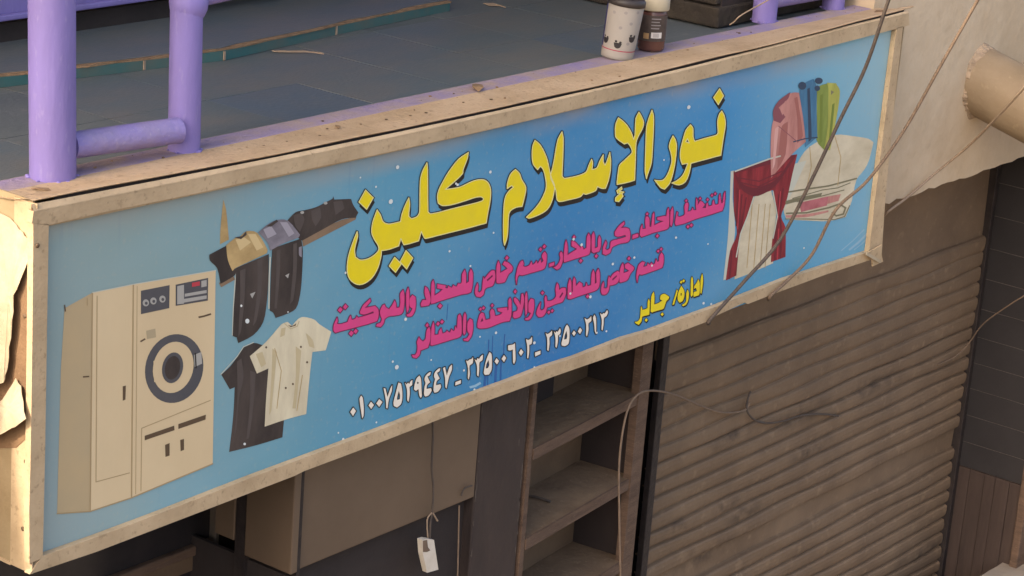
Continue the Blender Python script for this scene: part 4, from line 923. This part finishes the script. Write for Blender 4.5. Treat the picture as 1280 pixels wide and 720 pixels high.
b = MB(); b.lathe(jb, [(0, .002), (.040, .001), (.0455, .004), (.0475, .012), (.0475, .125), (.043, .14), (.040, .146)], MC['jar'], 36); b.build('glass_body', jar)
b = MB(); v2 = math.atan2(CAM.y-jb.y, CAM.x-jb.x)
patch(b, jb, jr, 0, 2*math.pi, .038, .128, MC['label'], .0009, 40)
lb = b.build('jar_label', jar); b = MB(); patch(b, jb, jr, v2-.05, v2+.75, .05, .070, MC['wl'], .0016)
for k in range(6): patch(b, jb, jr, v2+.12+k*.07, v2+.15+k*.07, .053, .067, MC['grey'], .0021, 2)
patch(b, jb, jr, v2-.62, v2-.2, .046, .066, MC['tan'], .0016)
for k in range(4): patch(b, jb, jr, v2-.1, v2+.5+.1*(k % 2), .082+k*.011, .086+k*.011, MC['grey'], .0016)
b.build('label_print', lb)
b = MB(); b.lathe(jb, [(.043, .147), (.051, .143), (.053, .147), (.053, .185), (.049, .192), (0, .192)], MC['cap'], 36); b.build('jar_lid', jar)

# ------------------------------------------------------------------ drain pipes
pp = thing('drain_pipe', 'thick beige drain pipe jutting from the cream wall, in front', 'pipe', at(1240, 105, 1, FY))
c0 = at(1226, 101, 1, FY)+Vector((0, .02, .005)); dirp = Vector((0, -1, -.27)).normalized()
b = MB(); b.tube([c0, c0+dirp*.3, c0+dirp*.9, c0+dirp*1.25], .146, M['pipe'], 48); b.build('pipe_body', pp)
def collar(c, r, parent):
    t_ = (FY-c.y)/dirp.y; w0 = c+dirp*t_; b = MB(); V = []; n_ = 56; ph = [random.uniform(0, 6.28) for _ in range(4)]
    for k in range(n_):
        an = 2*math.pi*k/n_; j = .006*math.sin(3*an+ph[0])+.006*math.sin(7*an+ph[1])+random.uniform(-.005, .005)
        for rr, yo in ((r-.01, -.030+random.uniform(-.008, .006)), (r+.002+j*.3, -.014+random.uniform(-.005, .005)), (r+.007+j*.8, -.004+random.uniform(-.003, .002)), (r+.013+j, .004)):
            V.append(w0+Vector((math.cos(an)*rr, yo, math.sin(an)*rr*1.035)))
    Fc = [(4*k+i, 4*((k+1) % n_)+i, 4*((k+1) % n_)+i+1, 4*k+i+1) for k in range(n_) for i in range(3)]
    b.mesh(V, Fc, M['mortar']); b.build('mortar_collar', parent)
collar(c0, .146, pp)
p2 = thing('second_drain_pipe', 'second beige drain pipe half hidden behind the thick one', 'pipe', at(1285, 80, 1, FY))
p2.name = 'drain_pipe'; p2['group'] = pp['group'] = 'drain pipes in the cream wall'
c2 = at(1292, 92, 1, FY)+Vector((0, .02, 0)); b = MB(); b.tube([c2, c2+dirp*.3, c2+dirp*.9], .125, M['pipe'], 32); b.build('pipe_body', p2)
collar(c2, .125, p2)

# ------------------------------------------------------------------ cables
def cable(pix, r, mt, name, label, cat='cable', sub=8):
    b = MB(); b.tube(smooth_path([at(x, y, 1, d) for x, y, d in pix], sub), r, mt, 8); return tag(b.build(name), label, cat, 'cables crossing in front of the sign' if cat == 'cable' else 'loose wires of the shopfront')
cable([(1125, -40, -.42), (1108, 8, -.36), (1082, 84, -.28), (1050, 150, -.22), (1013, 228, -.15), (975, 300, -.09), (930, 352, -.05), (889, 398, -.034), (886, 404, -.01), (886, 402, .03), (890, 385, .07)], .0072, M['cable_dark'], 'cable', 'dark cable hanging diagonally across the curtain picture on the sign')
cable([(1245, -40, -.5), (1220, 4, -.42), (1178, 78, -.32), (1130, 163, -.22), (1085, 225, -.16), (1045, 262, -.1), (1015, 318, -.05), (985, 350, -.035), (964, 369, -.034), (961, 374, -.01), (961, 371, .03), (966, 350, .07)], .0064, M['cable_brown'], 'cable', 'dusty brown cable crossing the right end of the sign below the wall')
cable([(1300, 88, -.5), (1280, 110, -.4), (1245, 148, -.22), (1210, 183, -.02), (1170, 216, .11), (1135, 246, .135), (1112, 263, .14), (1100, 275, .2)], .0052, M['cable_pale'], 'cable', 'pale thin cable passing in front of the drain pipe')
cable([(776, 745, .08), (774, 640, .08), (774, 580, .08), (780, 530, .085), (789, 503, .09), (803, 490, .1), (825, 489, .14), (850, 496, .24), (880, 509, .34), (905, 516, .355), (930, 513, .36), (937, 503, .362)], .0040, M['wire'], 'loose_wire', 'dull looped wire hanging in front of the dusty shelves', 'wire')
cable([(938, 489, .365), (933, 510, .36), (942, 524, .36), (958, 529, .36), (980, 526, .36), (1003, 519, .36), (1030, 518, .365), (1048, 520, .37)], .0042, M['cable_dark'], 'loose_wire', 'dark broken wire end curling against the shutter', 'wire')
cable([(1300, 360, .05), (1278, 371, .1), (1250, 389, .2), (1228, 406, .28), (1214, 425, .33), (1205, 436, .35), (1192, 447, .36), (1172, 456, .372)], .0032, M['cable_brown'], 'loose_wire', 'thin wire slung from the dark tiled wall to the shutter edge', 'wire')
cable([(540, 510, .08), (541, 545, .08), (539.5, 585, .08), (541.5, 610, .08), (540, 640, .08), (538, 655, .078), (537, 680, .077)], .0034, M['cable_dark'], 'hanging_wire', 'dark flex hanging under the sign down to a white socket', 'wire')
b = MB(); b.tube(smooth_path([at(x, y, 1, .078) for x, y in ((540, 641), (534, 650), (535, 675))], 4), .0025, M['cable_pale'], 6); b.tube(smooth_path([at(x, y, 1, .078) for x, y in ((541, 641), (545, 648), (547, 651))], 4), .003, M['cable_pale'], 6)
tag(b.build('wire_tails'), 'frayed pale wire tails above the white socket', 'wire')
sk_ = thing('hanging_socket', 'white plastic socket dangling on the flex under the sign', 'socket', at(538, 694, 1, .076))
b = MB(); b.prism([at(x, y, 1, .066) for x, y in ((527.5, 675), (533, 673.5), (542.5, 675), (548, 712), (534, 716), (528.5, 692))], (0, .02, 0), M['white']); b.build('socket_body', sk_)
b = MB(); b.prism([at(x, y, 1, .0645) for x, y in ((529, 676), (534, 675), (535, 684), (538, 688), (534, 690), (529, 690))], (0, .001, 0), M['cable_brown']); b.build('socket_opening', sk_)
b = MB(); b.tube([at(574, 632, 1, .09), at(573, 680, 1, .09), at(571.5, 740, 1, .09)], .0028, M['wire'], 6); b.tube(smooth_path([at(590, 607, 1, .09), at(580, 611, 1, .09), at(576.5, 620, 1, .09)], 4), .003, M['cable_dark'], 6)
tag(b.build('thin_conduit'), 'thin conduit running down beside the scuffed pillar', 'conduit')
b = MB(); pw = [at(x, y, 2, z) for x, y, z in ((912, 31, .956), (918, 27, .97), (928, 18, 1.0))]+[pc+Vector((.0, -.052, .115)), pc+Vector((.05, -.03, .16))]
b.tube(smooth_path(pw, 5), .0028, M['cable_pale'], 6); tag(b.build('thin_wire'), 'thin pale wire rising from the ledge across the lilac post', 'wire')

# ------------------------------------------------------------------ bits lying about
b = MB(); pts = [at(x, y, 2, .924) for x, y in ((343, 65), (362, 65.5), (385, 65.5), (405, 68))]; 
for i in range(3): b.prism([pts[i], pts[i+1], pts[i+1]+Vector((.0, .015, .002)), pts[i]+Vector((0, .013, .001))], (0, 0, .0025), M['cable_pale'])
tag(b.build('paper_strip'), 'thin white strip lying on the grey balcony tiles', 'strip')
b = MB(); pts = [at(x, y, 2, .925) for x, y in ((612, 7), (624, 7.5), (632, 10))]
for i in range(2): b.prism([pts[i], pts[i+1], pts[i+1]+Vector((.0, .03, .004)), pts[i]+Vector((0, .03, .002))], (0, 0, .003), M['cable_pale'])
tag(b.build('paper_scrap'), 'pale paper scrap near the dark back of the balcony', 'scrap')
LF = mat('dry_leaf', '8a7054', .9, '6a5440', 40, .6)
def leaf(px, py, s, an, label):
    p = at(px, py, 2, .956); b = MB(); ca, sa = math.cos(an), math.sin(an)
    o = [(-1, 0, .0), (-.4, .35, .25), (.3, .3, .2), (1, .05, .0), (.4, -.28, .15), (-.5, -.3, .3)]
    P = [p+Vector(((x*ca-y*sa)*s, (x*sa+y*ca)*s, z*s*.6)) for x, y, z in o]
    b.prism(P, (0, 0, .0018), LF); tag(b.build('dry_leaf'), label, 'leaf', 'dry leaves on the ledge')
leaf(597, 110, .055, .75, 'long dry leaf on the lilac strip left of the cup')
leaf(422, 159, .022, .9, 'small curled dry leaf on the cream ledge above the sign')
leaf(1104, 16, .05, -.4, 'dry curled leaf by the right corner of the sign')
leaf(52, 238, .03, 1.9, 'dry leaf scrap at the left end of the ledge, by the thick post')
b = MB()
for k in range(110):
    x = random.uniform(.0, 4.3); y = random.choice((random.uniform(.0, .15), random.uniform(.1, .24))); r = .001+.0045*random.random()**2.5
    bm = bmesh.new(); bmesh.ops.create_icosphere(bm, subdivisions=1, radius=r)
    for v_ in bm.verts: v_.co = Vector((v_.co.x*random.uniform(.6, 1.6), v_.co.y*random.uniform(.6, 1.6), v_.co.z*.6))+Vector((x, y, .953))
    b.bm(bm, M['sand'] if k % 4 else M['screw'])
g = b.build('grit'); g['kind'] = 'stuff'; g['label'] = 'grit and dirt crumbs scattered on the ledge'
